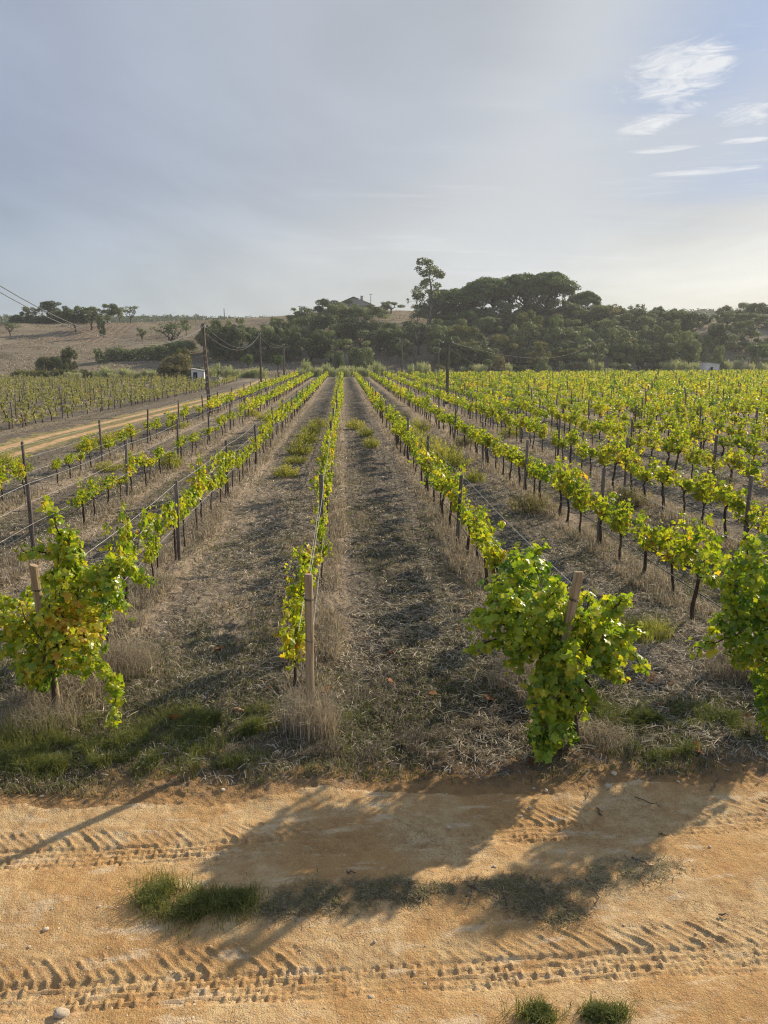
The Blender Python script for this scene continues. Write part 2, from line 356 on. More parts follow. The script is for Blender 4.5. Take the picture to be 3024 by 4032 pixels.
M['oak_leaf'] = leaf_mat('oak leaf', [(0.0, (0.045, 0.066, 0.024)), (0.5, (0.13, 0.172, 0.064)), (1.0, (0.26, 0.29, 0.12))], 0.36, (1.1, 1.1, 0.7), 0.55, 0.25, 0.75)
M['pine_leaf'] = leaf_mat('pine needle', [(0.0, (0.045, 0.08, 0.02)), (0.5, (0.125, 0.19, 0.05)), (1.0, (0.22, 0.30, 0.08))], 0.36, (1.1, 1.1, 0.6), 0.55, 0.25, 0.4)
M['bush_leaf'] = leaf_mat('bush leaf', [(0.0, (0.05, 0.065, 0.02)), (0.5, (0.12, 0.14, 0.045)), (1.0, (0.22, 0.21, 0.075))], 0.4, (1.1, 1.1, 0.6), 0.6, 0.2, 0.5)
M['reed'] = leaf_mat('reed blade', [(0.0, (0.22, 0.26, 0.12)), (0.5, (0.42, 0.46, 0.25)), (1.0, (0.60, 0.55, 0.38))], 0.45, (1.1, 1.1, 0.7), 0.6, 0.2, 0.35)
M['weed'] = leaf_mat('weed leaf', [(0.0, (0.12, 0.14, 0.03)), (0.5, (0.36, 0.37, 0.07)), (1.0, (0.56, 0.48, 0.13))], 0.55, (1.1, 1.1, 0.6), 0.6, 0.2, 0.25)
M['scrub'] = leaf_mat('dull scrub', [(0.0, (0.09, 0.085, 0.04)), (0.5, (0.22, 0.20, 0.10)), (1.0, (0.38, 0.32, 0.17))], 0.42, (1.1, 1.1, 0.7), 0.7, 0.15, 0.3)
M['grass'] = leaf_mat('green grass', [(0.0, (0.05, 0.075, 0.018)), (0.5, (0.14, 0.175, 0.045)), (1.0, (0.30, 0.28, 0.10))], 0.4, (1.1, 1.1, 0.5), 0.6, 0.2, 0)
M['straw'] = leaf_mat('dry straw', [(0.0, (0.06, 0.05, 0.037)), (0.45, (0.25, 0.21, 0.15)), (0.8, (0.52, 0.445, 0.325)), (1.0, (0.74, 0.67, 0.53))], 0.30, (1.0, 0.95, 0.8), 0.7, 0.2, 0)
M['bark'] = rough_mat('vine bark', (0.045, 0.032, 0.024), (0.14, 0.10, 0.075), 30, (1, 1, 0.25), 0.9, 0.9)
M['tree_bark'] = rough_mat('tree bark', (0.035, 0.028, 0.022), (0.12, 0.095, 0.075), 3, (1, 1, 0.3), 0.8, 0.9, coord='Object')
M['pale_bark'] = rough_mat('pale bark', (0.12, 0.10, 0.08), (0.30, 0.26, 0.21), 2, (1, 1, 0.3), 0.5, 0.85)
M['post'] = rough_mat('weathered post wood', (0.12, 0.10, 0.085), (0.28, 0.235, 0.19), 14, (3, 3, 0.35), 0.7, 0.85, 0.5)
M['end_post'] = rough_mat('round post wood', (0.31, 0.225, 0.135), (0.56, 0.44, 0.28), 13, (3, 3, 0.25), 0.6, 0.8, 0.15)
M['end_cut'] = rough_mat('cut wood', (0.34, 0.24, 0.15), (0.50, 0.38, 0.25), 18, (1, 1, 1), 0.3, 0.85)
M['pole'] = rough_mat('tarred pole wood', (0.09, 0.07, 0.05), (0.22, 0.175, 0.13), 6, (2, 2, 0.2), 0.5, 0.85, 0.2)
M['wire'] = rough_mat('galvanised wire', (0.34, 0.34, 0.33), (0.50, 0.49, 0.47), 20, rough=0.45); M['wire'].node_tree.nodes['Principled BSDF'].inputs['Metallic'].default_value = 0.6
M['hose'] = rough_mat('black hose', (0.03, 0.03, 0.03), (0.07, 0.065, 0.06), 15, rough=0.5)
M['cable'] = rough_mat('power cable', (0.14, 0.14, 0.14), (0.22, 0.22, 0.21), 3, rough=0.5)
M['stone'] = rough_mat('pale stone', (0.60, 0.45, 0.29), (0.85, 0.73, 0.55), 12, bump=0.5, objvar=0.3)
M['twig'] = rough_mat('dead twig', (0.11, 0.08, 0.055), (0.26, 0.20, 0.15), 20, bump=0.5)
M['white'] = rough_mat('whitewash', (0.52, 0.50, 0.45), (0.84, 0.82, 0.78), 1.6, (1, 1, .45), bump=0.2, lo=.28, hi=.5)
M['concrete'] = rough_mat('concrete', (0.33, 0.315, 0.29), (0.50, 0.48, 0.44), 2.5, bump=0.2)
M['dark'] = rough_mat('dark opening', (0.012, 0.013, 0.016), (0.025, 0.026, 0.03), 4)
M['tile'] = rough_mat('old roof tiles', (0.16, 0.12, 0.10), (0.28, 0.22, 0.18), 3, (1, 6, 1), 0.6)
M['porcelain'] = rough_mat('insulator', (0.45, 0.45, 0.43), (0.6, 0.6, 0.58), 6, rough=0.3)
M['fallen'] = leaf_mat('fallen leaf', [(0.0, (0.20, 0.075, 0.03)), (0.5, (0.48, 0.20, 0.06)), (1.0, (0.62, 0.46, 0.30))], 0.25, (1, 0.9, 0.7), 0.7, 0.2, 0.9)

def bump_chain(nt, b, items):
    prev = None
    for h, s, dist in items:
        bp = nt.nodes.new('ShaderNodeBump'); bp.inputs['Strength'].default_value = s; bp.inputs['Distance'].default_value = dist
        nt.links.new(h, bp.inputs['Height'])
        if prev is not None: nt.links.new(prev, bp.inputs['Normal'])
        prev = bp.outputs[0]
    nt.links.new(prev, b.inputs['Normal'])
def road_mat():
    m, nt, b, out = mat_base('sandy road'); L = nt.links.new
    p = nt.nodes.new('ShaderNodeNewGeometry').outputs['Position']
    n1 = noise_node(nt, p, 1.1, 5, 0.6, 0.3); n2 = noise_node(nt, p, 9, 6, 0.7); n3 = noise_node(nt, p, 85, 3, 0.7); n4 = noise_node(nt, map_node(nt, p, (1, 3, 1)), 2.6, 4, 0.6)
    col = mix_node(nt, smooth_node(nt, n1, 0.40, 0.60), (0.50, 0.305, 0.122), (0.655, 0.465, 0.235))
    col = mix_node(nt, smooth_node(nt, n2, 0.35, 0.7, 0, 0.7), col, (0.40, 0.21, 0.085))
    col = mix_node(nt, smooth_node(nt, n4, 0.54, 0.68, 0, 0.75), col, (0.70, 0.53, 0.33))
    col = mix_node(nt, smooth_node(nt, n3, 0.56, 0.68, 0, 0.55), col, (0.74, 0.59, 0.39))
    col = mix_node(nt, smooth_node(nt, n3, 0.44, 0.34, 0, 0.6), col, (0.27, 0.15, 0.06))
    vo = nt.nodes.new('ShaderNodeTexVoronoi'); vo.feature = 'DISTANCE_TO_EDGE'; vo.inputs['Scale'].default_value = 22
    pw = nt.nodes.new('ShaderNodeVectorMath'); pw.operation = 'MULTIPLY_ADD'; L(noise_node(nt, p, 7, 3, color=True), pw.inputs[0]); pw.inputs[1].default_value = (.12, .12, .12); L(p, pw.inputs[2]); L(pw.outputs[0], vo.inputs['Vector'])
    crk = math_node(nt, 'MULTIPLY', smooth_node(nt, vo.outputs['Distance'], 0.0, 0.05, 1, 0), smooth_node(nt, noise_node(nt, p, 1.1, 3), 0.54, 0.66))
    col = mix_node(nt, math_node(nt, 'MULTIPLY', crk, 0.35), col, (0.22, 0.115, 0.05))
    L(col, b.inputs['Base Color']); b.inputs['Roughness'].default_value = 0.92; b.inputs['Specular IOR Level'].default_value = 0.15
    bump_chain(nt, b, [(n2, 0.6, 0.035), (n3, 0.9, 0.014), (math_node(nt, 'MULTIPLY', crk, -1.0), 0.6, 0.012)])
    return m
def soil_mat():
    m, nt, b, out = mat_base('vineyard soil'); L = nt.links.new
    p = nt.nodes.new('ShaderNodeNewGeometry').outputs['Position']
    sep = nt.nodes.new('ShaderNodeSeparateXYZ'); L(p, sep.inputs[0])
    n1 = noise_node(nt, p, 0.9, 6, 0.65, 0.4); n2 = noise_node(nt, p, 7, 6, 0.7, 0.2); n3 = noise_node(nt, p, 40, 4, 0.7); n5 = noise_node(nt, map_node(nt, p, (1.6, 0.25, 1)), 0.8, 5, 0.6)
    col = mix_node(nt, smooth_node(nt, n2, 0.36, 0.64), (0.085, 0.070, 0.053), (0.205, 0.172, 0.130))
    lane = noise_node(nt, map_node(nt, p, (0.42, 0.035, 1)), 1.0, 4, 0.6)
    col = mix_node(nt, smooth_node(nt, lane, 0.50, 0.66, 0, 0.75), col, mix_node(nt, smooth_node(nt, n2, 0.4, 0.6), (0.24, 0.19, 0.13), (0.40, 0.32, 0.23)))
    col = mix_node(nt, smooth_node(nt, lane, 0.48, 0.34, 0, 0.6), col, (0.075, 0.06, 0.043))
    col = mix_node(nt, smooth_node(nt, n1, 0.56, 0.70, 0, 0.65), col, (0.40, 0.27, 0.16))
    col = mix_node(nt, smooth_node(nt, n5, 0.55, 0.70, 0, 0.6), col, (0.13, 0.125, 0.06))
    wob = math_node(nt, 'MULTIPLY', math_node(nt, 'SUBTRACT', n1, 0.5), 0.9)
    rx = math_node(nt, 'ADD', sep.outputs[0], wob)
    rm = math_node(nt, 'ABSOLUTE', math_node(nt, 'SUBTRACT', math_node(nt, 'FLOORED_MODULO', math_node(nt, 'ADD', rx, 0.42 + 1.31), 2.62), 1.31))
    strip = math_node(nt, 'MULTIPLY', smooth_node(nt, rm, 0.30, 0.62, 0.8, 0), smooth_node(nt, sep.outputs[0], -9.8, -9.3))
    col = mix_node(nt, math_node(nt, 'MULTIPLY', strip, smooth_node(nt, n2, 0.3, 0.6)), col, (0.42, 0.32, 0.22))
    col = mix_node(nt, smooth_node(nt, n3, 0.57, 0.68, 0, 0.7), col, (0.56, 0.47, 0.35))
    col = mix_node(nt, smooth_node(nt, n3, 0.44, 0.34, 0, 0.65), col, (0.07, 0.055, 0.04))
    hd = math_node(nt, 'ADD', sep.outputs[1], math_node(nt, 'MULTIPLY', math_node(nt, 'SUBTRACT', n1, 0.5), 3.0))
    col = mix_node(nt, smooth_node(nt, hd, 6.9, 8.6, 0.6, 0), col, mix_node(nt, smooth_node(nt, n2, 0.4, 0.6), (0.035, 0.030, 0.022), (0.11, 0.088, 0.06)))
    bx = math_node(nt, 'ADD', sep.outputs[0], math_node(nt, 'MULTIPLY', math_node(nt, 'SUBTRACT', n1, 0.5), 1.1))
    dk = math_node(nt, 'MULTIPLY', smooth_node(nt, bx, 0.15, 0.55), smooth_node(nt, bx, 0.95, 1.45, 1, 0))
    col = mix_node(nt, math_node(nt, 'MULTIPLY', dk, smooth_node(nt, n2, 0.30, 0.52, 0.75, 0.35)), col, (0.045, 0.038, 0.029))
    # the headland by the road is sandier
    ed = math_node(nt, 'ADD', sep.outputs[1], math_node(nt, 'MULTIPLY', math_node(nt, 'SUBTRACT', n2, 0.5), 2.2))
    col = mix_node(nt, smooth_node(nt, ed, 5.7, 6.7, 0.9, 0), col, (0.44, 0.26, 0.11))
    far = smooth_node(nt, sep.outputs[1], 136, 146)
    col = mix_node(nt, math_node(nt, 'MULTIPLY', far, 0.7), col, mix_node(nt, smooth_node(nt, n1, 0.4, 0.6), (0.16, 0.16, 0.075), (0.28, 0.22, 0.14)))
    L(col, b.inputs['Base Color']); b.inputs['Roughness'].default_value = 0.95; b.inputs['Specular IOR Level'].default_value = 0.1
    bump_chain(nt, b, [(n2, 0.8, 0.06), (n3, 0.9, 0.03)])
    return m
def track_mat():
    m, nt, b, out = mat_base('farm track earth'); L = nt.links.new
    p = nt.nodes.new('ShaderNodeNewGeometry').outputs['Position']
    a = nt.nodes.new('ShaderNodeAttribute'); a.attribute_name = 'lane'
    n2 = noise_node(nt, p, 3, 6, 0.7, 0.2); n1 = noise_node(nt, p, 0.5, 4)
    col = mix_node(nt, smooth_node(nt, n2, 0.35, 0.65), (0.42, 0.26, 0.125), (0.58, 0.40, 0.225))
    g = mix_node(nt, smooth_node(nt, n2, 0.4, 0.6), (0.15, 0.15, 0.05), (0.30, 0.23, 0.12))
    f = math_node(nt, 'ADD', a.outputs['Fac'], math_node(nt, 'MULTIPLY', math_node(nt, 'SUBTRACT', n2, 0.5), 0.9))
    col = mix_node(nt, smooth_node(nt, f, 0.40, 0.60), col, g)
    L(col, b.inputs['Base Color']); b.inputs['Roughness'].default_value = 0.95; b.inputs['Specular IOR Level'].default_value = 0.1
    bump_chain(nt, b, [(n2, 0.6, 0.05)])
    return m
def hill_mat():
    m, nt, b, out = mat_base('dry pasture'); L = nt.links.new
    p = nt.nodes.new('ShaderNodeNewGeometry').outputs['Position']
    sep = nt.nodes.new('ShaderNodeSeparateXYZ'); L(p, sep.inputs[0])
    n1 = noise_node(nt, map_node(nt, p, (0.6, 1.6, 1)), 0.06, 6, 0.6, 0.6); n2 = noise_node(nt, map_node(nt, p, (0.5, 1, 1)), 0.7, 6, 0.7); n3 = noise_node(nt, p, 3.5, 4, 0.7)
    col = mix_node(nt, smooth_node(nt, n1, 0.38, 0.62), (0.15, 0.12, 0.085), (0.265, 0.215, 0.15))
    col = mix_node(nt, smooth_node(nt, n2, 0.40, 0.65, 0, 0.6), col, (0.33, 0.275, 0.19))
    col = mix_node(nt, smooth_node(nt, n3, 0.47, 0.32, 0, 0.65), col, (0.075, 0.07, 0.045))
    # green flats at the foot
    f = math_node(nt, 'ADD', sep.outputs[1], math_node(nt, 'MULTIPLY', math_node(nt, 'SUBTRACT', n1, 0.5), 30))
    col = mix_node(nt, smooth_node(nt, f, 150, 166, 0.65, 0), col, (0.15, 0.145, 0.065))
    # ploughed strip running up the left slope, and the mown knoll below the house
    s1 = math_node(nt, 'MULTIPLY', smooth_node(nt, sep.outputs[0], -81, -79), smooth_node(nt, sep.outputs[0], -61, -58, 1, 0))
    s1 = math_node(nt, 'MULTIPLY', s1, smooth_node(nt, sep.outputs[1], 200, 206))
    wv = nt.nodes.new('ShaderNodeTexWave'); wv.bands_direction = 'X'; wv.inputs['Scale'].default_value = 0.16; wv.inputs['Distortion'].default_value = 1.2; L(p, wv.inputs['Vector'])
    pl = mix_node(nt, smooth_node(nt, wv.outputs['Fac'], 0.4, 0.9), (0.22, 0.16, 0.11), (0.31, 0.235, 0.165))
    col = mix_node(nt, math_node(nt, 'MULTIPLY', s1, 0.8), col, pl)
    dx = math_node(nt, 'DIVIDE', math_node(nt, 'ADD', sep.outputs[0], -2.0), 16); dy = math_node(nt, 'DIVIDE', math_node(nt, 'ADD', sep.outputs[1], -246), 14)
    k = math_node(nt, 'ADD', math_node(nt, 'MULTIPLY', dx, dx), math_node(nt, 'MULTIPLY', dy, dy))
    col = mix_node(nt, smooth_node(nt, k, 0.5, 1.1, 0.8, 0), col, (0.17, 0.20, 0.055))
    L(col, b.inputs['Base Color']); b.inputs['Roughness'].default_value = 0.95; b.inputs['Specular IOR Level'].default_value = 0.05
    bump_chain(nt, b, [(n2, 0.8, 0.6), (n3, 0.8, 0.2)])
    return m

# ------------------------------------------------------------------ the ground, one grid cut into road, soil, track and hills
def growing(a, d0, k, b):
    v = [a]; d = d0
    while abs(v[-1] - a) < abs(b - a):
        d = d0 + k * abs(v[-1] - a); v.append(v[-1] + math.copysign(d, b - a))
    return v[1:]
xs = np.array(growing(-3.1, 0.011, 0.021, -420)[::-1] + list(np.arange(-3.1, 3.6, 0.011)) + growing(3.6, 0.011, 0.021, 420))
ys = np.array(growing(3.3, 0.015, 0.08, -40)[::-1] + list(np.arange(3.3, 5.9, 0.0095)) + growing(5.9, 0.0095, 0.0105, 460))
GX, GY = np.meshgrid(xs, ys); GZ = ground_z(GX, GY)
nx, ny = len(xs), len(ys)
idx = (np.arange(ny - 1)[:, None] * nx + np.arange(nx - 1)[None, :])
QF = np.stack([idx, idx + 1, idx + nx + 1, idx + nx], -1)
cx = 0.5 * (xs[1:] + xs[:-1])[None, :] + 0 * idx; cy = 0.5 * (ys[1:] + ys[:-1])[:, None] + 0 * idx
re_ = road_edge(cx) + 0.14 * (fbm(cx * 3.0, cy * 3.0, 77, 3) - 0.5)
tk_ = track_in(cx, cy) + 0.5 * (fbm(cx * 0.8, cy * 0.8, 78, 3) - 0.5)
hl_ = 149 + 0.30 * np.maximum(cx, 0) + 3 * (fbm(cx * 0.08, 1.3, 79, 3) - 0.5)
cls = np.full(idx.shape, 1)
cls[(tk_ < 1.05) & (cx < -5) & (cy > 9) & (cy < 138)] = 2
cls[cy < re_] = 0; cls[cy > hl_] = 3
GV = np.stack([GX, GY, GZ], -1).reshape(-1, 3)
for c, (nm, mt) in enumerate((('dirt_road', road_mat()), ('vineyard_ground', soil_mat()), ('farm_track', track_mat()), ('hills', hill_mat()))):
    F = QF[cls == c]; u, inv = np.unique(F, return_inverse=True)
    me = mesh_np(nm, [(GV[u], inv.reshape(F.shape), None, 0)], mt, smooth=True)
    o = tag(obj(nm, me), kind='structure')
    if c == 2:
        V = GV[u]; tt = track_in(V[:, 0], V[:, 1]); lane = 1 - np.exp(-((tt - 0.52) / 0.24) ** 2)
        a = me.attributes.new('lane', 'FLOAT', 'POINT'); a.data.foreach_set('value', lane.astype(np.float32))
del GX, GY, GZ, GV
# land far beyond the first hills
fx = np.linspace(-700, 900, 240); fy = np.array([405, 430, 460, 490, 520, 550, 580, 610, 640, 690])
FX, FY = np.meshgrid(fx, fy); A = FX / FY
def far_z(X, Y):
    a = X / Y
    top = 0.0440 + 0.0105 * sst(a, 0.30, 0.45) + 0.004 * (fbm(a * 9, 0.3, 91, 4) - 0.5) + 0.0015 * (fbm(a * 40, 0.3, 92, 3) - 0.5)
    return 6 + (top * 600 - 2.4) * sst(Y, 420, 600)
FZ = far_z(FX, FY); n2 = len(fx); i2 = np.arange(len(fy) - 1)[:, None] * n2 + np.arange(n2 - 1)[None, :]
fm = rough_mat('distant woodland', (0.03, 0.04, 0.02), (0.10, 0.09, 0.05), 0.02, (1, 1, 1), 0.3, coord='Object')
tag(obj('distant_hills', mesh_np('distant_hills', [(np.stack([FX, FY, FZ], -1).reshape(-1, 3), np.stack([i2, i2 + 1, i2 + n2 + 1, i2 + n2], -1).reshape(-1, 4), None, 0)], fm, True)), kind='structure')

# ------------------------------------------------------------------ grapevines
def shoot_leaves(path, n, spread, size, r, droop=0.5):
    t = r.uniform(0.03, 1.0, n) * (len(path) - 1); i = np.minimum(t.astype(int), len(path) - 2); f = (t - i)[:, None]
    P = path[i] * (1 - f) + path[i + 1] * f
    o = unit(r.normal(0, 1, (n, 3)) * np.array([1, 1, 0.6])); P = P + o * spread * r.uniform(0.3, 1.0, (n, 1))
    return P, o, size * r.uniform(0.6, 1.15, n) * np.where(t > 0.85 * (len(path) - 1), 0.65, 1.0)
def trunk_parts(r, h=0.62, arm=0.42, fork=True):
    q = [np.array([r.normal(0, 0.015), r.normal(0, 0.03), -0.05])]
    for i in range(1, 6): q.append(np.array([q[-1][0] + r.normal(0, 0.013), q[-1][1] + r.normal(0, 0.02), h * i / 5]))
    parts = tparts(q, np.linspace(0.030, 0.022, 6) * r.uniform(0.8, 1.2), 7)
    if fork:
        for s in (-1, 1):
            a = arm * r.uniform(0.75, 1.1)
            parts += tparts([q[-1] - (0, 0, 0.03), q[-1] + (0, s * a * 0.3, 0.05), q[-1] + (r.normal(0, 0.02), s * a * 0.7, 0.05), q[-1] + (r.normal(0, 0.02), s * a, 0.03)], [0.021, 0.019, 0.014, 0.008], 6)
    return parts, q[-1]
def vine_model(seed, vigour=1.0, arm=0.45, lobed=True, dense=1.0):
    r = np.random.default_rng(seed); wood, head = trunk_parts(r, 0.60, arm)
    Ps, Os, Ss, Ts = [], [], [], []
    ns = int(r.integers(9, 13) * (0.6 + 0.4 * vigour))
    for k in range(ns):
        y0 = r.uniform(-arm, arm) * 1.15; L = r.uniform(0.26, 0.58) * vigour
        b = head + np.array([r.normal(0, 0.03), y0, 0.05]); ln = r.normal(0, 0.13, 2)
        path = np.array([b + np.array([ln[0] * u + r.normal(0, .012), ln[1] * u * 1.3, L * u - 0.05 * u * u]) for u in np.linspace(0, 1, 6)])
        if r.random() < 0.3: path[3:, 2] -= np.array([0.03, 0.09, 0.18]) * vigour; path[3:, 0] += np.array([.03, .08, .12]) * r.choice((-1, 1))
        wood += tparts(path, np.linspace(0.005, 0.002, 6), 4)
        P, o, s = shoot_leaves(path, int(r.integers(16, 25) * dense), 0.115, 0.100, r); Ps.append(P); Os.append(o); Ss.append(s)
        Ts.append(np.clip(r.normal(0.55, 0.09) + r.normal(0, 0.13, len(P)) - 0.10 * (P[:, 2] - 0.8), 0, 0.88))
    P = np.concatenate(Ps); o = np.concatenate(Os); s = np.concatenate(Ss); t = np.concatenate(Ts)
    red = r.random(len(t)) < 0.02; t[red] = r.uniform(0.9, 1.0, red.sum())
    V, F, k = leaves(P, o, s, 0.5, lobed, r)
    return mesh_np('grapevine trunk', wood, M['bark'], True), mesh_np('grapevine foliage', [(V, F, np.repeat(t, k), 0)], M['vine_leaf'])
VIN = [vine_model(100 + i, v) for i, v in enumerate([1.0, 1.15, 0.8, 1.05, 0.95, 1.35, 0.65, 1.1, 1.25, 0.9, 0.55, 1.2])]
LUSH = [vine_model(150 + i, 1.55, 0.40, dense=1.5) for i in range(3)]
ORD = ['first', 'second', 'third', 'fourth', 'fifth', 'sixth', 'seventh', 'eighth', 'ninth', 'tenth', 'eleventh', 'twelfth', 'thirteenth', 'fourteenth', 'fifteenth', 'sixteenth', 'seventeenth', 'eighteenth', 'nineteenth', 'twentieth']
ORD += ['twenty-' + w for w in ORD[:9]] + ['thirtieth'] + ['thirty-' + w for w in ORD[:9]] + ['fortieth']
def rowname(k):
    if k == 0: return 'the central row'
    return f"the {ORD[abs(k) - 1]} row {'left' if k < 0 else 'right'} of centre"
START = {0: 7.04, -1: 7.57, 1: 6.6, 2: 6.9}
def row_end(X): return 139 + 0.30 * max(X, 0) + 2 * math.sin(X * 0.7)
posts, vines = [], []     # (X, Y, row, bay, ...)
for k in range(-3, 46):
    X = ROWX(k); y0 = START.get(k, 7.2 + 0.3 * math.sin(k * 2.3)); Y = y0; n = 0; end = row_end(X)
    r = np.random.default_rng(900 + k)
    bays = [y0]
    Y = 14.05 + 0.35 * math.sin(k * 1.7) + (0.0 if k not in (-2, -3) else -0.2)
    while Y < end: bays.append(Y); Y += 6.25
    for b, Yb in enumerate(bays): posts.append((X + r.normal(0, 0.03), Yb + (r.normal(0, 0.12) if b else 0), k, b))
    nv = 0; Yv = y0 + 0.75
    while Yv < end:
        b = sum(1 for q in bays if q < Yv)
        miss = 0.06 if k >= -1 else (0.42 if Yv < 62 else 0.08)
        if k in (0, 1, 2, 3) and Yv < 21: miss = 0
        if r.random() > miss: vines.append([X + r.normal(0, 0.04), Yv + r.normal(0, 0.07), k, b, r.random(), r.random()])
        Yv += 1.03
def end_vine(name, label, base, blobs, arms, seed, tintc=0.33):
    """a big bushy vine at a row end: blobs = (centre, radii, leaves), arms = polylines of trailing shoots"""
    r = np.random.default_rng(seed); root = tag(empty(name, base), label, 'grapevine', 'grapevines in trellis rows'); base = np.array(base)
    wood, head = trunk_parts(r, 0.65, 0.35); Ps, Os, Ss, Ts = [], [], [], []
    for c, rad, n in blobs:
        n = int(n * 1.5)
        c = np.array(c) - base; rad = np.array(rad); o = unit(r.normal(0, 1, (n, 3)))
        lump = 0.55 + 0.85 * fbm(o[:, 0] * 2.2 + 5, o[:, 2] * 2.2 + o[:, 1] * 1.7, seed, 3)
        P = c + o * rad * (lump * r.uniform(0.30, 1.05, n) ** 0.5)[:, None]
        Ps.append(P); Os.append(o); Ss.append(np.clip(r.lognormal(-2.82, .32, n), .028, .105)); Ts.append(np.clip(tintc + r.normal(0, 0.12, n) + 0.45 * (fbm(P[:, 0] * 3, P[:, 2] * 3 + P[:, 1], seed + 2, 2) - 0.5), 0, 0.95))
        for q in range(5):
            e = c + unit(r.normal(0, 1, 3)) * rad * 0.9; wood += tparts([head, 0.5 * (head + e) + r.normal(0, 0.06, 3), e], [0.008, 0.005, 0.003], 4)
    extra = []
    for c, rad, n in blobs:
        for q in range(max(3, n // 60)):
            if c[2] < .62: continue
            e = unit(r.normal(0, 1, 3) * (1, .8, 1) + (0, 0, .25)); a = np.array(c) + e * np.array(rad) * 0.75; L = r.uniform(.22, .42)
            extra.append(([a, a + e * L * .6 + (0, 0, .04), a + e * L - (0, 0, r.uniform(-.06, .16))], 24))
    for pts, n in list(arms) + extra:
        pts = np.array(pts) - base; tt = np.linspace(0, len(pts) - 1, 9); path = np.stack([np.interp(tt, range(len(pts)), pts[:, i]) for i in range(3)], 1)
        path[1:-1] += r.normal(0, 0.015, (7, 3)); wood += tparts(path, np.linspace(0.009, 0.004, 9), 5)
        P, o, s = shoot_leaves(path, int(n * 1.6), 0.095, 0.082, r); Ps.append(P); Os.append(o); Ss.append(s); Ts.append(np.clip(tintc + 0.08 + r.normal(0, 0.1, len(P)), 0, 0.9))
    P = np.concatenate(Ps); o = np.concatenate(Os); s = np.concatenate(Ss); t = np.concatenate(Ts)
    keep = P[:, 2] > 0.04; P, o, s, t = P[keep], o[keep], s[keep], t[keep]
    if seed == 201:
        w = np.maximum(1 - np.linalg.norm(P + base - at(280, 2490, 7.1), axis=1) / .42, 1 - np.linalg.norm(P + base - at(125, 2690, 7.1), axis=1) / .22); w = w + .5 * (fbm(P[:, 0] * 7, P[:, 2] * 7, 222, 2) - .5)
        t = np.where((w > .25) & (r.random(len(t)) < .75), np.clip(t + r.uniform(.15, .36, len(t)), 0, .95), t)
    V, F, k = leaves(P, o, s, 0.9, True, r)
    obj('trunk', mesh_np('grapevine trunk', wood, M['bark'], True), root); obj('foliage', mesh_np('grapevine foliage', [(V, F, np.repeat(t, k), 0)], M['lush_leaf']), root)
    return root, (P, t)
zg = lambda x, y: float(ground_z(np.array(x), np.array(y)))
YL = 7.3
LP = end_vine('grapevine', 'bushy vine with yellow and orange leaves round the round end post left of centre', (-2.92, YL, zg(-2.92, YL)),
    [(at(165, 2525, YL + .28), (0.40, 0.30, 0.36), 430), (at(330, 2360, YL + 0.15), (0.40, 0.35, 0.36), 430), (at(300, 2540, YL - 0.1), (0.30, 0.3, 0.34), 300), (at(275, 2190, YL + 0.1), (0.14, 0.15, 0.24), 110), (at(50, 2440, YL + .35), (0.16, 0.22, 0.26), 120), (at(150, 2640, YL), (0.22, 0.20, 0.20), 150)],
    [([at(330, 2300, YL), at(420, 2225, YL), at(510, 2235, YL), at(595, 2300, YL)], 110), ([at(350, 2560, YL - 0.2), at(430, 2640, YL - 0.3), at(462, 2730, YL - 0.3), at(445, 2850, YL - 0.3)], 95), ([at(250, 2200, YL), at(190, 2120, YL)], 30), ([at(280, 2170, YL), at(275, 2085, YL)], 30)], 201, 0.53)
YR = 6.55
end_vine('grapevine', 'large bushy green vine smothering the leaning end post right of the central row', (2.12, YR, zg(2.12, YR)),
    [(at(2110, 2440, YR + .15), (0.44, 0.40, 0.34), 640), (at(2330, 2490, YR + .4), (0.34, 0.30, 0.30), 380), (at(2210, 2680, YR - 0.12), (0.28, 0.26, 0.40), 430), (at(2170, 2860, YR - 0.15), (0.21, 0.20, 0.26), 230), (at(2060, 2280, YR + 0.7), (0.33, 0.36, 0.34), 300), (at(2380, 2560, YR), (0.2, 0.2, 0.22), 130)],
    [([at(2060, 2430, YR), at(1960, 2410, YR - 0.1), at(1850, 2450, YR - 0.15)], 75), ([at(2350, 2450, YR), at(2430, 2380, YR), at(2460, 2355, YR)], 50), ([at(2350, 2500, YR), at(2440, 2500, YR), at(2530, 2475, YR)], 70), ([at(2380, 2600, YR), at(2440, 2680, YR)], 35), ([at(2060, 2560, YR), at(2020, 2630, YR)], 35), ([at(2100, 2250, YR + 0.7), at(2115, 2150, YR + 0.7)], 30), ([at(2180, 2900, YR - 0.3), at(2120, 2975, YR - 0.35)], 40)], 202, 0.49)
YF = 6.9
end_vine('grapevine', 'bushy green vine at the right photo edge, ending the second row right of centre', (4.35, YF, zg(4.35, YF)),
    [(at(3010, 2330, YF), (0.42, 0.36, 0.48), 520), (at(2960, 2480, YF), (0.34, 0.3, 0.32), 300), (at(3050, 2650, YF - 0.1), (0.26, 0.22, 0.42), 260), (at(3080, 2850, YF - 0.3), (0.26, 0.26, 0.3), 200)],
    [([at(2960, 2250, YF), at(2940, 2160, YF), at(2960, 2110, YF)], 50), ([at(2900, 2450, YF), at(2860, 2330, YF)], 40), ([at(2960, 2560, YF), at(2900, 2600, YF)], 35)], 203, 0.49)
vx = np.array([v[:2] for v in vines]); vis = in_view(vx[:, 0], vx[:, 1], 1.6)
cl = np.zeros(len(vines), bool)                      # room for the three hand-shaped vines
for i, v in enumerate(vines):
    if v[2] == -1 and v[1] < 8.7 or v[2] == 1 and v[1] < 7.6 or v[2] == 2 and v[1] < 8.2: cl[i] = True
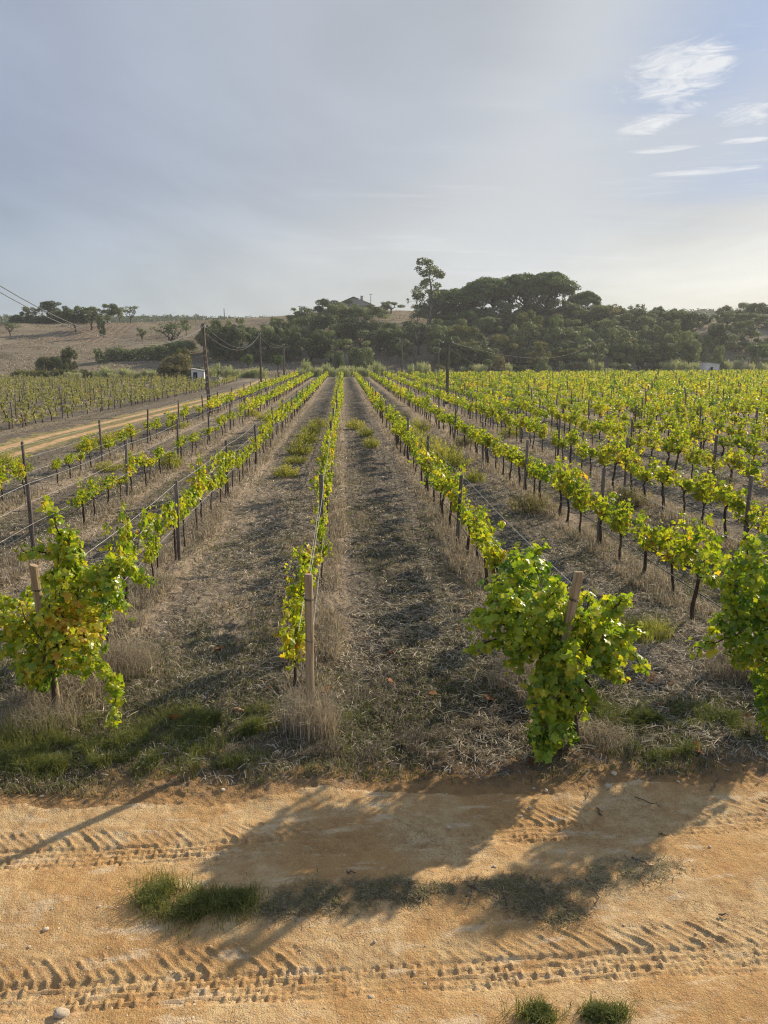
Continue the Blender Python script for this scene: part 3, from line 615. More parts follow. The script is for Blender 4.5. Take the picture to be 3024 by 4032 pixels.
# old vineyard beyond the farm track
old = []
for k in range(26):
    X = -17.3 - 2.7 * k; r = np.random.default_rng(1700 + k)
    for b in range(17):
        Yp = 28 + 6.4 * b + r.normal(0, 0.2)
        Xr = X + (track_x(Yp) + 13.4) * 0.9
        if Yp < 122 + 0.05 * X: posts.append((Xr, Yp, 100 + k, b))
        for j in range(6):
            Yv = Yp + 1.06 * j + 0.5
            if Yv < 124 and r.random() > 0.20: old.append((X + (track_x(Yv) + 13.4) * 0.9 + r.normal(0, 0.1), Yv + r.normal(0, 0.1), k, r.random()))
cand = [i for i in range(len(vines)) if vis[i] and not cl[i]]
cand.sort(key=lambda i: vx[i, 0] ** 2 + vx[i, 1] ** 2)
own, rest = cand[:294], cand[294:]
cnt = {}
for i in sorted(own, key=lambda i: (vines[i][2], vines[i][1])):
    X, Y, k, b, q1, q2 = vines[i]; kk = (k, b); cnt[kk] = cnt.get(kk, 0) + 1
    weak = k <= -2
    lush = (k >= 3 and q1 < 0.22) or (k in (1, 2) and q1 < 0.10)
    tr, fo = LUSH[int(q2 * 3)] if lush else VIN[int(q2 * 12)]
    s = (0.82 if weak else 0.96) * (0.74 + 0.46 * q1) * (1.0 if k < 2 else 1.08)
    if k == 0: s *= 0.95
    o = empty('grapevine', (X, Y, zg(X, Y) - 0.01), math.pi * (q1 > 0.5), (s * (0.72 if k in (0, -1) else 1.0), s, s * (0.95 + 0.12 * q2)))
    if k == 0 and Y < 9.2: tr, fo = LUSH[int(q2 * 3)]; o.scale = (.70, .85, .76); o.location.x -= .13 if Y < 8.2 else .05
    w = 'lush green' if lush else ('sparse leggy' if weak else 'yellow-green')
    tag(o, f"{w} grapevine, {ORD[cnt[kk] - 1]} past the {ORD[b - 1]} post in {rowname(k)}", 'grapevine', 'grapevines in trellis rows')
    obj('trunk', tr, o); obj('foliage', fo, o)
# everything farther off: one object of kind stuff
def mass(points, seed, size, nleaf, height, tint, spread):
    r = np.random.default_rng(seed); n = len(points); P = np.array(points); vig = r.uniform(0.65, 1.35, n)
    m = r.poisson(nleaf * vig); ii = np.repeat(np.arange(n), m); N_ = len(ii)
    sh = r.integers(0, 6, N_); sx = r.normal(0, spread[0], (n, 6)); sy = r.normal(0, spread[1], (n, 6)); st = r.uniform(0.35, 1, (n, 6))
    q = np.stack([sx[ii, sh] + r.normal(0, 0.08, N_), sy[ii, sh] + r.normal(0, 0.10, N_), height[0] + (height[1] - height[0]) * st[ii, sh] * vig[ii] * r.uniform(0, 1, N_)], 1)
    Q = P[ii] + q; o = unit(r.normal(0, 1, (N_, 3)))
    V, F, k = leaves(Q, o, size * r.uniform(0.7, 1.3, N_), 0.5, False, r)
    t = np.clip(tint + r.normal(0, 0.12, n)[ii] + r.normal(0, 0.11, N_), 0, 0.86)
    W = []
    for p in P:
        h = 0.62; W.append([p + (0, 0, -.03), p + (r.normal(0, .03), r.normal(0, .06), h * .5), p + (r.normal(0, .03), r.normal(0, .1), h + .1)])
    W = np.array(W); tv = []
    a = np.array([(1, 0, 0), (-.5, .87, 0), (-.5, -.87, 0)]) * 0.03
    TV = (W[:, :, None, :] + a[None, None]).reshape(-1, 3); b0 = np.arange(n)[:, None, None] * 9
    tf = np.array([[l * 3 + j, l * 3 + (j + 1) % 3, l * 3 + 3 + (j + 1) % 3, l * 3 + 3 + j] for l in range(2) for j in range(3)])
    return (V, F, np.repeat(t, k)), (TV, (b0 + tf[None]).reshape(-1, 4))
rp = [(vines[i][0], vines[i][1], zg(vines[i][0], vines[i][1])) for i in rest]
d = np.array([math.hypot(p[0], p[1]) for p in rp]); near_r = [p for p, q in zip(rp, d) if q < 75]; far_r = [p for p, q in zip(rp, d) if q >= 75]
op = [(x, y, zg(x, y)) for x, y, k, q in old if in_view(x, y, 2)]
(l1, t1), (l2, t2), (l3, t3) = mass(near_r, 1, 0.13, 95, (0.56, 1.14), 0.46, (0.10, 0.28)), mass(far_r, 2, 0.18, 56, (0.56, 1.15), 0.47, (0.11, 0.28)), mass(op, 3, 0.15, 42, (0.32, 1.05), 0.60, (0.17, 0.28))
tag(obj('distant_grapevines', mesh_np('distant_grapevines', [(*l1, 0), (*l2, 0), (*l3, 1), (*t1, None, 2), (*t2, None, 2), (*t3, None, 2)], [M['vine_leaf'], M['old_vine_leaf'], M['bark']])), 'far rows of grapevines merging into a yellow-green mass', 'grapevines', kind='stuff')

# ------------------------------------------------------------------ posts and wires
def post_model(seed, rad, h, sides=10, end=False):
    r = np.random.default_rng(seed); z = np.array([-0.15, 0.1, 0.5, 0.9, h - 0.012, h]); P = np.stack([np.cumsum(r.normal(0, 0.004, 6)), np.cumsum(r.normal(0, 0.004, 6)), z], 1)
    rr = rad * np.array([1.04, 1.02, 1, 0.98, 0.97, 0.90]) * (1 + r.normal(0, 0.015, 6))
    tb = tube(P, rr, sides); return mesh_np('post wood', [(tb[0][0], tb[0][1], 0.5, 0), (*tb[1], 0.5, 1), (*tb[2], 0.5, 0)], [M['end_post'] if end else M['post'], M['end_cut']], False)
ENDP = [post_model(i, 0.043, 1.52, 14, True) for i in range(3)]; LINP = [post_model(20 + i, 0.038, 1.45) for i in range(5)]
LOOP = mesh_np('wire loop', sum([tparts([(0.0455 * math.cos(a), 0.0455 * math.sin(a), z + .004 * math.sin(a)) for a in np.linspace(0, 6.283, 15)], 0.0028, 5) for z in (1.27, 1.281, 0.86)], []), M['hose'], True)
pv = [p for p in posts if in_view(p[0], p[1], 0.6)]; pv.sort(key=lambda p: p[0] ** 2 + p[1] ** 2)
for i, (X, Y, k, b) in enumerate(pv[:300]):
    r = np.random.default_rng(int(5000 + k * 50 + b)); isend = b == 0 and k < 100
    o = obj('trellis_post', (ENDP if isend else LINP)[(k + b) % (3 if isend else 5)], None, (X, Y, zg(X, Y) - 0.02))
    o.rotation_euler = (r.normal(0, 0.018), r.normal(0, 0.02), r.uniform(0, 6)); o.scale = (1, 1, r.uniform(0.95, 1.05))
    if k == 0 and b == 0: o.rotation_euler = (0, 0, 1.0); o.scale = (1, 1, 1.0); p = onground(1226, 2870); o.location = (p[0], p[1], zg(p[0], p[1]) - .02)
    if k == -1 and b == 0: o.rotation_euler = (R(1.0), R(-3.5), 0.3); p = onground(228, 2800); o.location = (p[0], p[1], zg(p[0], p[1]) - .02); o.scale = (1, 1, 1.03)
    if k == 1 and b == 0: p = at(2280, 2262, 6.45); q = at(2240, 2460, 6.46); d = Vector(p - q); o.rotation_euler = d.to_track_quat('Z', 'Y').to_euler(); d.normalize(); o.location = Vector(p) - d * 1.56
    if k == 2 and b == 0: o.location = (4.6, 7.1, zg(4.6, 7.1))
    if isend: obj('wire_loop', LOOP, o)
    if isend: lab = f"thick round wooden end post of {rowname(k)}, nearest the road"
    elif k < 100: lab = f"thin weathered trellis post, {ORD[b]} from the road in {rowname(k)}"
    else: lab = f"thin trellis post beyond the farm track, {ORD[k - 100]} row from it, {ORD[b]} along"
    tag(o, lab, 'post', 'wooden trellis posts')
W = []
for X, Y, k, b in pv[300:]:
    z = zg(X, Y); W += tparts([(X, Y, z - .05), (X + rng.normal(0, .03), Y, z + rng.uniform(1.38, 1.55))], [0.042, 0.04], 5)
tag(obj('distant_posts', mesh_np('distant_posts', W, M['post'])), 'far trellis posts standing among the distant rows of vines', 'posts', kind='stuff')
for k in range(-3, 7):
    X = ROWX(k); bays = [p[1] for p in posts if p[2] == k]; bays = [y for y in bays if y < 95]
    def strung(z, sag, rad, x=0.0, seed=0):
        pts = []
        for a, b in zip(bays[:-1], bays[1:]):
            for u in np.linspace(0, 1, 6)[:-1]: pts.append((X + x + 0.01 * math.sin(a * 3), a + (b - a) * u, zg(X, a) * 0 + 0.04 + z - sag * 4 * u * (1 - u)))
        return mesh_np('wire', tparts(pts, rad, 5), M['wire'] if rad < 0.006 else M['hose'], True)
    rn = rowname(k)
    tag(obj('trellis_wire', strung(1.36, 0.05, 0.004, 0.045)), f"thin steel wire along the post tops of {rn}", 'wire', 'trellis wires')
    tag(obj('trellis_wire', strung(0.98, 0.03, 0.0036, -0.045)), f"thin steel wire at leaf height along {rn}", 'wire', 'trellis wires')
    tag(obj('trellis_wire', strung(0.62, 0.03, 0.0038, 0.045)), f"thin steel wire carrying the vine arms of {rn}", 'wire', 'trellis wires')
    tag(obj('drip_hose', strung(0.47, 0.06, 0.0085, -0.03)), f"dark drip hose slung below the leaves of {rn}", 'hose', 'drip hoses')

# ------------------------------------------------------------------ trees
def leaf_cards(P, o, size, r):
    n = len(P); nrm = unit(o * 1.0 + r.normal(0, 0.42, (n, 3)) + (0, 0, 0.15)); a = unit(np.cross(nrm, r.normal(0, 1, (n, 3)))); b = np.cross(nrm, a)
    s = size * r.uniform(0.55, 1.25, n)
    V = P[:, None] + (s[:, None, None] * (np.array([(-.5, 0), (0.05, .36), (.5, 0), (-0.05, -.36)])[None, :, 0:1] * a[:, None] + np.array([(-.5, 0), (0.05, .36), (.5, 0), (-0.05, -.36)])[None, :, 1:2] * b[:, None]))
    V[:, 1] += nrm * (s * 0.12)[:, None]
    return V.reshape(-1, 3), np.arange(4 * n).reshape(-1, 4)
def crown_from(clumps, r, size, dens=1.0, tint=0.5):
    Vs = []; 
    for c, rad in clumps:
        c = np.array(c); rad = np.array(rad); ar = 4 * np.pi * (rad.prod()) ** (2 / 3); n = int(dens * ar / (size * size * 0.36) * 0.95)
        o = unit(r.normal(0, 1, (n, 3)) + (0, 0, 0.15)); ph = r.uniform(0, 20)
        lump = 0.55 + 0.85 * fbm(o[:, 0] * 2.4 + ph, o[:, 2] * 2.4 + o[:, 1] * 2 + ph, int(ph * 7), 3)
        P = c + o * rad * (lump * r.uniform(0.35, 1.0, n) ** 0.45)[:, None]
        V, F = leaf_cards(P, o, size, r); t = np.clip(tint + r.normal(0, 0.17) + r.normal(0, 0.17, n), 0, 1); Vs.append((V, F, t, 0))
    return Vs
def limb(a, b, r0, r1, r, n=5, wob=0.06):
    a = np.array(a, float); b = np.array(b, float); L = np.linalg.norm(b - a); u = np.linspace(0, 1, n)[:, None]
    P = a + (b - a) * u + r.normal(0, wob * L, (n, 3)) * np.sin(np.pi * u); P[:, 2] += 0.05 * L * np.sin(np.pi * u[:, 0])
    return tparts(P, np.linspace(r0, r1, n), 6)
# every model is one unit high, so a tree is scaled by its height
def oak_model(seed, w=0.62, trunk=0.26, nc=17, leaf='oak_leaf', dens=1.0, low=0.3, lean=0.0, size=0.045, bare=0):
    r = np.random.default_rng(seed); cl = []; wood = []; f = np.array([lean * 0.3, r.normal(0, .02), trunk])
    wood += limb((0, 0, -0.06), f, 0.035, 0.026, r, 6, 0.03)
    ends = []
    for k in range(5): 
        a = 2 * np.pi * (k + r.uniform(-.3, .3)) / 5; e = f + np.array([math.cos(a) * w * 0.30 + lean * .3, math.sin(a) * w * 0.30, r.uniform(0.15, 0.32)]); wood += limb(f, e, 0.021, 0.011, r); ends.append(e)
    for k in range(nc):
        a = r.uniform(0, 2 * np.pi); q = r.uniform(0, 1) ** 0.6; z = low + (0.86 - low) * r.uniform(0, 1) ** 0.8
        rmax = w * 0.82 * math.sqrt(max(0.05, 1 - ((z - 0.52) / 0.50) ** 2)); c = np.array([math.cos(a) * rmax * q + lean * (z - .2), math.sin(a) * rmax * q, z]); s = r.uniform(0.085, 0.16) * (w / 0.62) ** 0.5
        cl.append((c, (s * r.uniform(1.0, 1.35), s * r.uniform(1.0, 1.35), s * r.uniform(0.7, 0.95))))
        e = ends[int(np.argmin([np.linalg.norm(c - e) for e in ends]))]; wood += limb(e, c, 0.010, 0.004, r)
    for k in range(bare):
        e = ends[k % len(ends)]; wood += limb(e, e + np.array([r.normal(0, .15), r.normal(0, .15), r.uniform(.2, .45)]), 0.008, 0.002, r)
    return mesh_np('crown', crown_from(cl, r, size, dens), M[leaf]), mesh_np('trunk', wood, M['tree_bark'], True)
def pine_model(seed, w=0.5, bottom=0.50, leaf='pine_leaf'):
    r = np.random.default_rng(seed); wood = []; cl = []; f = np.array([r.normal(0, .03), r.normal(0, .03), 0.40])
    wood += limb((0, 0, -0.06), f, 0.026, 0.018, r, 6, 0.03)
    for k in range(60):
        a = r.uniform(0, 2 * np.pi); q = r.uniform(0, 1) ** 0.5; top = bottom + (0.92 - bottom) * (1 if k % 3 else r.uniform(.45, .8)) * math.sqrt(max(0, 1 - (q * 0.95) ** 2)) + r.normal(0, .012)
        c = np.array([math.cos(a) * q * w * 0.85, math.sin(a) * q * w * 0.85, top]); s = r.uniform(0.08, 0.125)
        cl.append((c, (s * 1.25, s * 1.25, s * 0.72)))
        if k % 2 == 0: wood += limb(f + (0, 0, r.uniform(-.08, .04)), c - (0, 0, .03), 0.012, 0.004, r, 6, 0.07)
    return mesh_np('crown', crown_from(cl, r, 0.034, 1.15), M[leaf]), mesh_np('trunk', wood, M['tree_bark'], True)
def bush_model(seed, w=0.8, nc=14, leaf='bush_leaf', dens=1.0, size=0.075):
    r = np.random.default_rng(seed); cl = []; wood = []
    for k in range(nc):
        a = r.uniform(0, 2 * np.pi); q = r.uniform(0, 1) ** 0.6; z = r.uniform(0.12, 0.78); rm = w * 0.75 * math.sqrt(max(.05, 1 - (z / 0.98) ** 2)); s = r.uniform(0.14, 0.25)
        c = np.array([math.cos(a) * q * rm, math.sin(a) * q * rm, z]); cl.append((c, (s * 1.2, s * 1.2, s)))
        if k % 2 == 0: wood += limb((0, 0, -.05), c, 0.02, 0.006, r)
    return mesh_np('crown', crown_from(cl, r, size, dens), M[leaf]), mesh_np('trunk', wood, M['tree_bark'], True)
def bare_model(seed, w=0.4, leaf='oak_leaf', dens=0.35):
    r = np.random.default_rng(seed); wood = []; cl = []; f = np.array([0, 0, .3]); wood += limb((0, 0, -.05), f, .03, .022, r)
    for k in range(7):
        a = 2 * np.pi * k / 7 + r.uniform(-.3, .3); e = f + np.array([math.cos(a) * w * .5, math.sin(a) * w * .5, r.uniform(.15, .4)]); wood += limb(f, e, .016, .008, r, 6, .1)
        for j in range(3):
            g = e + np.array([r.normal(0, .12), r.normal(0, .12), r.uniform(.05, .28)]); wood += limb(e, g, .007, .003, r, 5, .1); cl.append((g, (.10, .10, .08)))
    return mesh_np('crown', crown_from(cl, r, .05, dens, 0.55), M[leaf]), mesh_np('trunk', wood, M['tree_bark'], True)
MODEL = {'olive': [oak_model(380 + i, 0.62, 0.14, 20, 'bush_leaf', low=0.14) for i in range(3)], 'oak': [oak_model(300 + i) for i in range(5)], 'oakw': [oak_model(310 + i, 0.85, 0.22, 22, low=0.28) for i in range(4)], 'full': [oak_model(320 + i, 0.62, 0.12, 22, low=0.12) for i in range(5)],
         'pine': [pine_model(330 + i) for i in range(4)], 'bush': [bush_model(340 + i) for i in range(4)], 'gold': [bush_model(345 + i, 0.62, 16, 'scrub') for i in range(2)], 'bare': [bare_model(350 + i) for i in range(3)], 'rust': [bare_model(357, 0.5, 'scrub', 0.5)],
         'green': [oak_model(360 + i, 0.6, 0.15, 20, 'pine_leaf', low=0.2) for i in range(2)], 'lolli': [oak_model(364, 0.42, 0.5, 14, 'pine_leaf', 1.3, 0.58, size=0.06)], 'dullbush': [bush_model(370 + i, 0.8, 14, 'oak_leaf') for i in range(3)], 'lean': [oak_model(375, 0.62, 0.34, 15, lean=-0.28), oak_model(376, 0.60, 0.36, 15, lean=0.18, low=.42)]}
WID = {'olive': 1.24, 'oak': 1.24, 'oakw': 1.65, 'full': 1.24, 'pine': 1.0, 'bush': 1.5, 'gold': 1.2, 'bare': 0.8, 'rust': 0.9, 'green': 1.2, 'lolli': 0.8, 'dullbush': 1.5, 'lean': 1.2}
NAME = {'pine': 'umbrella_pine', 'lolli': 'young_pine', 'bush': 'bush', 'gold': 'bush', 'dullbush': 'bush', 'bare': 'bare_tree', 'rust': 'bare_tree'}
tcount = [0]
def tree(kind, px, top, wpx, Y, label, group='trees on the hills', cat='tree', model=None, zbase=None):
    tcount[0] += 1; p = at(px, top, Y); z0 = zg(p[0], Y) if zbase is None else zbase; h = max(1.5, p[2] - z0); wm = wpx / 3024 * (Y * math.cos(PITCH))
    mods = MODEL[kind]; cr, tr = mods[(tcount[0] if model is None else model) % len(mods)]
    sx = wm / WID[kind]; o = empty(NAME.get(kind, 'cork_oak'), (p[0], Y, z0 - 0.1), 0 if kind == 'lean' else random.uniform(0, 6.28), (sx, sx, h * 1.04))
    tag(o, label, 'bush' if NAME.get(kind) == 'bush' else cat, group); obj('crown', cr, o); obj('trunk', tr, o)
    return o
G1, G2, G3, G4 = 'trees on the left skyline', 'oaks on the middle slope', 'trees on the wooded right slope', 'trees on the right ridge'
for a in [('oak', 110, 1203, 62, 250, 'small dark oak at the left end of the skyline clump'), ('oak', 192, 1180, 105, 250, 'tallest rounded oak in the left skyline clump'), ('oak', 250, 1212, 70, 248, 'low dark oak just right of the tallest left skyline oak'),
          ('lean', 292, 1198, 105, 222, 'oak leaning left with a bare slanting trunk on the left slope', 0), ('lean', 350, 1205, 115, 225, 'spreading oak with dark forked trunk beside the columnar shrub', 1), ('oak', 418, 1190, 90, 245, 'dark full oak at the right of the left skyline clump'),
          ('oak', 467, 1208, 48, 245, 'narrow thin oak hanging on the right side of the skyline clump'), ('bare', 512, 1205, 62, 255, 'lone half bare tree on the open left skyline'), ('bare', 35, 1266, 52, 215, 'small pale thin tree near the left photo edge')]:
    tree(a[0], a[1], a[2], a[3] * 1.2, *a[4:6], G1, model=a[6] if len(a) > 6 else None)
for a in [('full', 402, 1245, 48, 212, 'narrow columnar shrub below the left skyline oaks'), ('bush', 268, 1358, 78, 165, 'round green bush on the left pasture'), ('bush', 180, 1394, 95, 163, 'low spreading bush left of the round green bush'), ('dullbush', 225, 1392, 70, 164, 'small bush tucked between the round and spreading bushes'),
          ('oak', 556, 1287, 46, 200, 'small round tree alone on the ploughed slope'), ('bare', 672, 1262, 120, 190, 'gnarled half dead tree with bare limbs on the slope'), ('oak', 731, 1252, 48, 215, 'small oak behind the gnarled half dead tree'), ('dullbush', 700, 1330, 170, 186, 'dull scrub under the gnarled half dead tree'),
          ('gold', 690, 1385, 150, 128, 'golden olive bush beside the small white shed'), ('gold', 665, 1420, 120, 126, 'low golden bush at the foot of the one beside the shed'), ('bush', 715, 1350, 80, 134, 'taller green bush rising behind the golden one'), ('bush', 760, 1440, 130, 127, 'dark bush right behind the small white shed')]:
    tree(*a[:6], 'bushes and small trees on the left pasture')
mid = [('oak', 805, 1300, 70, 186), ('full', 845, 1248, 120, 184), ('full', 925, 1246, 92, 190), ('oakw', 900, 1290, 130, 180), ('oak', 985, 1278, 110, 188), ('oakw', 1050, 1275, 130, 184), ('oak', 1110, 1262, 110, 192), ('oakw', 1150, 1290, 140, 182), ('full', 1180, 1240, 120, 200),
       ('full', 830, 1262, 100, 178), ('full', 885, 1270, 110, 176), ('full', 950, 1284, 110, 177), ('full', 1012, 1290, 110, 176), ('full', 1075, 1288, 110, 177), ('full', 1130, 1280, 110, 176), ('full', 1120, 1238, 100, 205), ('full', 1330, 1182, 110, 226), ('full', 1372, 1180, 120, 236), ('full', 1425, 1196, 90, 240), ('oak', 1190, 1200, 110, 215), ('oak', 1275, 1172, 105, 222), ('oakw', 1245, 1240, 150, 192), ('full', 1300, 1290, 140, 178), ('oakw', 1355, 1196, 160, 212), ('full', 1340, 1235, 140, 192), ('oakw', 1430, 1205, 160, 215), ('oakw', 1420, 1265, 170, 190), ('full', 1220, 1300, 120, 176), ('oak', 1490, 1262, 130, 200), ('full', 1395, 1330, 130, 176),
       ('oakw', 1530, 1295, 150, 186), ('oak', 1600, 1262, 120, 190), ('oak', 1650, 1258, 120, 186), ('oak', 1580, 1320, 110, 176)]
for i, a in enumerate(sorted(mid, key=lambda a: a[1])):
    tree(a[0], a[1], a[2], a[3] * 1.3, a[4], f"dark spreading cork oak, {ORD[i]} from the left among the oaks on the middle slope", G2)
for a in [('dullbush', 1330, 1368, 62, 160, 'small grey-green bush beside the reeds below the middle oaks'), ('dullbush', 1425, 1362, 120, 160, 'large grey-green bush at the foot of the middle oaks'), ('lolli', 975, 1390, 56, 146, 'young round-headed pine left of the middle utility pole'), ('lolli', 1093, 1393, 62, 146, 'young round-headed pine beside the third utility pole'),
          ('oak', 1540, 1180, 115, 252, 'dark round oak alone on the skyline right of the house')]:
    tree(*a, 'trees and bushes round the middle slope')
for a in [('pine', 1790, 1140, 150, 212, 'dark low umbrella pine right of the eucalyptus'), ('pine', 1862, 1128, 110, 214, 'umbrella pine second right of the eucalyptus'), ('pine', 1930, 1098, 170, 215, 'broad umbrella pine at the left shoulder of the tall pine group'), ('pine', 2005, 1096, 120, 218, 'umbrella pine with bare trunk at the middle of the pine group'),
          ('pine', 2070, 1082, 160, 216, 'tallest broad umbrella pine with flat top'), ('pine', 2160, 1078, 165, 215, 'big round umbrella pine ending the group on the right'), ('full', 1880, 1168, 110, 208, 'oak under the left shoulder of the pine group'), ('full', 1965, 1172, 110, 209, 'oak filling below the second broad pine'), ('oak', 2135, 1150, 110, 210, 'oak beneath the two tallest pines'), ('full', 2225, 1176, 110, 208, 'rounded oak at the right foot of the pine group'), ('full', 2060, 1140, 120, 209, 'grey-green oak standing before the tallest umbrella pine'), ('pine', 2306, 1150, 90, 218, 'separate small umbrella pine right of the pine group')]:
    tree(a[0], a[1], a[2], a[3] * 1.42, *a[4:], G4)
for a in [('bare', 1640, 1215, 60, 205, 'dead bare branches left of the eucalyptus foot'), ('bare', 2242, 1148, 66, 216, 'thin leggy tree between the pine group and the separate pine'), ('rust', 2412, 1192, 120, 205, 'rust-brown thin crowned oak with crooked bare limbs'), ('bare', 2515, 1195, 70, 212, 'wispy half bare tree right of the rust-brown oak'),
          ('oak', 2592, 1203, 70, 214, 'thin topped oak on the ridge left of the round one'), ('oak', 2668, 1208, 96, 212, 'round dark oak at the right end of the ridge'), ('oak', 2725, 1238, 60, 214, 'small oak beside the open hilltop'), ('oak', 2855, 1192, 90, 230, 'skyline oak with see-through trunk on the right hilltop'), ('oakw', 2945, 1188, 150, 226, 'broad dark oak on the right hilltop'), ('oakw', 3030, 1192, 150, 224, 'dark oak on the right hilltop cut by the photo edge'),
          ('green', 1845, 1214, 110, 200, 'bright green rounded pine below the umbrella pines'), ('green', 2190, 1240, 90, 190, 'bright green pine in the grey wood'), ('oakw', 2830, 1268, 190, 186, 'large domed grey-green oak on the right slope'), ('oakw', 2690, 1305, 170, 172, 'big dark oak standing forward by the reeds at right'), ('green', 2535, 1352, 90, 170, 'light green bushy tree at the foot of the wood'), ('green', 2985, 1345, 150, 174, 'bright green bush tree near the right pole'), ('oakw', 2930, 1260, 160, 196, 'grey oak behind the large domed oak'), ('dullbush', 2835, 1352, 90, 168, 'reddish grey bush above the white hut'), ('full', 2760, 1330, 110, 180, 'oak between the domed oak and the forward one')]:
    tree(*a, G3)
r = np.random.default_rng(44); wood_ = []
for row, (Y0, t0, t1, step, w) in enumerate(((212, 1176, 1222, 44, 145), (198, 1215, 1262, 48, 160), (185, 1265, 1318, 56, 155), (172, 1315, 1372, 60, 145))):
    for x in np.arange(1690 + row * 23, 2760 if row else 2600, step):
        if row == 0 and (1900 < x < 1960): continue
        wood_.append((['full', 'oak', 'full', 'oakw', 'olive'][int(r.integers(0, 5))], x + r.normal(0, 14), r.uniform(t0, t1) + (12 if x > 2350 and row == 0 else 0), w * r.uniform(0.8, 1.25), Y0 + r.normal(0, 4), row))
for x in np.arange(2870, 3080, 50): wood_ += [('oakw', x, r.uniform(1225, 1260), 150, 212, 0), ('full', x + 30, r.uniform(1300, 1340), 120, 190, 2)]
RN = ['on the crest', 'above the middle', 'below the middle', 'along the foot']
for row in range(4):
    for i, a in enumerate(sorted([a for a in wood_ if a[5] == row], key=lambda a: a[1])):
        tree(*a[:5], f"grey-green cork oak {RN[row]} of the wooded right slope, {ORD[i]} from the left", G3)
for a in [('gold', 1962, 1388, 70, 158, 'yellowish shrub at the vineyard edge before the wood'), ('dullbush', 2143, 1396, 76, 156, 'small grey olive-like bush at the far vineyard edge'), ('bush', 1750, 1432, 90, 160, 'low bush by the far right pole'), ('dullbush', 1870, 1425, 110, 160, 'low dull bush left of the yellowish shrub'), ('bush', 2040, 1430, 90, 160, 'low bush between the yellowish shrub and the olive-like bush'), ('dullbush', 2450, 1420, 140, 166, 'low scrub mound at the foot of the wood'), ('bush', 2570, 1424, 100, 166, 'low scrub right of the light green tree'), ('gold', 2260, 1420, 110, 162, 'dry scrub mound among the reeds')]:
    tree(*a, 'shrubs at the far vineyard edge')
# eucalyptus, shaped after the one in the photograph
def eucalyptus():
    r = np.random.default_rng(9); Y = 206; p0 = at(1690, 1290, Y); z0 = zg(p0[0], Y); base = np.array([p0[0], Y, z0]); root = tag(empty('eucalyptus', tuple(base)), 'tall open eucalyptus with clumped crown rising above the ridge', 'tree', G4)
    P = lambda x, y, dy=0: at(x, y, Y + dy) - base
    wood = limb((0, 0, -0.4), P(1700, 1180), 0.42, 0.30, r, 6, .01) + limb(P(1700, 1180), P(1690, 1050), 0.28, 0.10, r, 6, .02) + limb(P(1700, 1210), P(1732, 1120), 0.18, 0.06, r, 6, .03) + limb((0, 0, -.4), P(1672, 1190), .26, .10, r, 6, .02) + limb(P(1672, 1190), P(1645, 1130), .1, .05, r) + limb(P(1645, 1190), P(1608, 1184), .06, .03, r)
    cl = []
    for x, y, w, h, dy in [(1660, 1030, 40, 22, 0), (1688, 1034, 30, 18, 1), (1648, 1058, 22, 14, 0), (1700, 1062, 46, 24, 0), (1725, 1078, 48, 20, 1), (1672, 1078, 40, 18, -1), (1735, 1088, 30, 14, 0), (1680, 1110, 36, 22, 1), (1668, 1122, 30, 20, 0), (1720, 1125, 30, 18, 0), (1642, 1150, 34, 34, 0), (1655, 1170, 34, 26, 1), (1690, 1150, 30, 16, 0), (1705, 1160, 34, 22, -1), (1720, 1150, 24, 18, 0), (1636, 1168, 22, 18, 0), (1606, 1184, 9, 14, 0), (1640, 1204, 10, 16, 0), (1665, 1205, 30, 24, 0), (1675, 1235, 26, 24, 1), (1735, 1190, 30, 40, 0), (1718, 1225, 30, 30, 1)]:
        s = 206 / 3024; c = P(x, y, dy); cl.append((c, (w * s * .62, w * s * .62, h * s * .72))); j = P(1698, y + 25) if y > 1060 else P(1692, 1075)
        if x > 1615: wood += limb(j, c, .07, .03, r, 5, .08)
    obj('crown', mesh_np('crown', crown_from(cl, r, 0.5, 1.0), M['oak_leaf']), root); obj('trunk', mesh_np('trunk', wood, M['pale_bark'], True), root)
eucalyptus()
# hedges: clipped by nobody, long dark banks of scrub
def hedge(name, label, pts, seed, leaf, hgt, wid):
    r = np.random.default_rng(seed); cl = []
    for (x0, y0_), (x1, y1_) in zip(pts[:-1], pts[1:]):
        L = math.hypot(x1 - x0, y1_ - y0_); n = max(2, int(L / (wid * 0.45)))
        for u in np.linspace(0, 1, n):
            X = x0 + (x1 - x0) * u + r.normal(0, .3); Yy = y0_ + (y1_ - y0_) * u + r.normal(0, .5); h = hgt * r.uniform(0.7, 1.15)
            for q in (0.3, 0.72): cl.append(((X + r.normal(0, .3), Yy + r.normal(0, .3), zg(X, Yy) + h * q), (wid * .5 * r.uniform(.8, 1.2), wid * .45, h * .34)))
    return tag(obj(name, mesh_np(name, crown_from(cl, r, 0.42, 0.9), M[leaf])), label, 'hedge', 'hedges on the left hill')
hedge('hedge', 'dark unclipped hedge bank running below the ploughed slope', [at(300, 0, 176)[:2], at(420, 0, 178)[:2], at(560, 0, 178)[:2], at(650, 0, 180)[:2]], 5, 'dullbush' if 0 else 'oak_leaf', 3.2, 3.0)
hedge('hedge', 'dark hedge along the skyline under the left oaks', [at(-80, 0, 250)[:2], at(90, 0, 248)[:2], at(260, 0, 246)[:2]], 6, 'oak_leaf', 2.6, 3.0)
hedge('hedge', 'low scrub hedge at the foot of the left hill', [at(-60, 0, 146)[:2], at(120, 0, 144)[:2], at(330, 0, 142)[:2]], 7, 'bush_leaf', 1.3, 2.2)
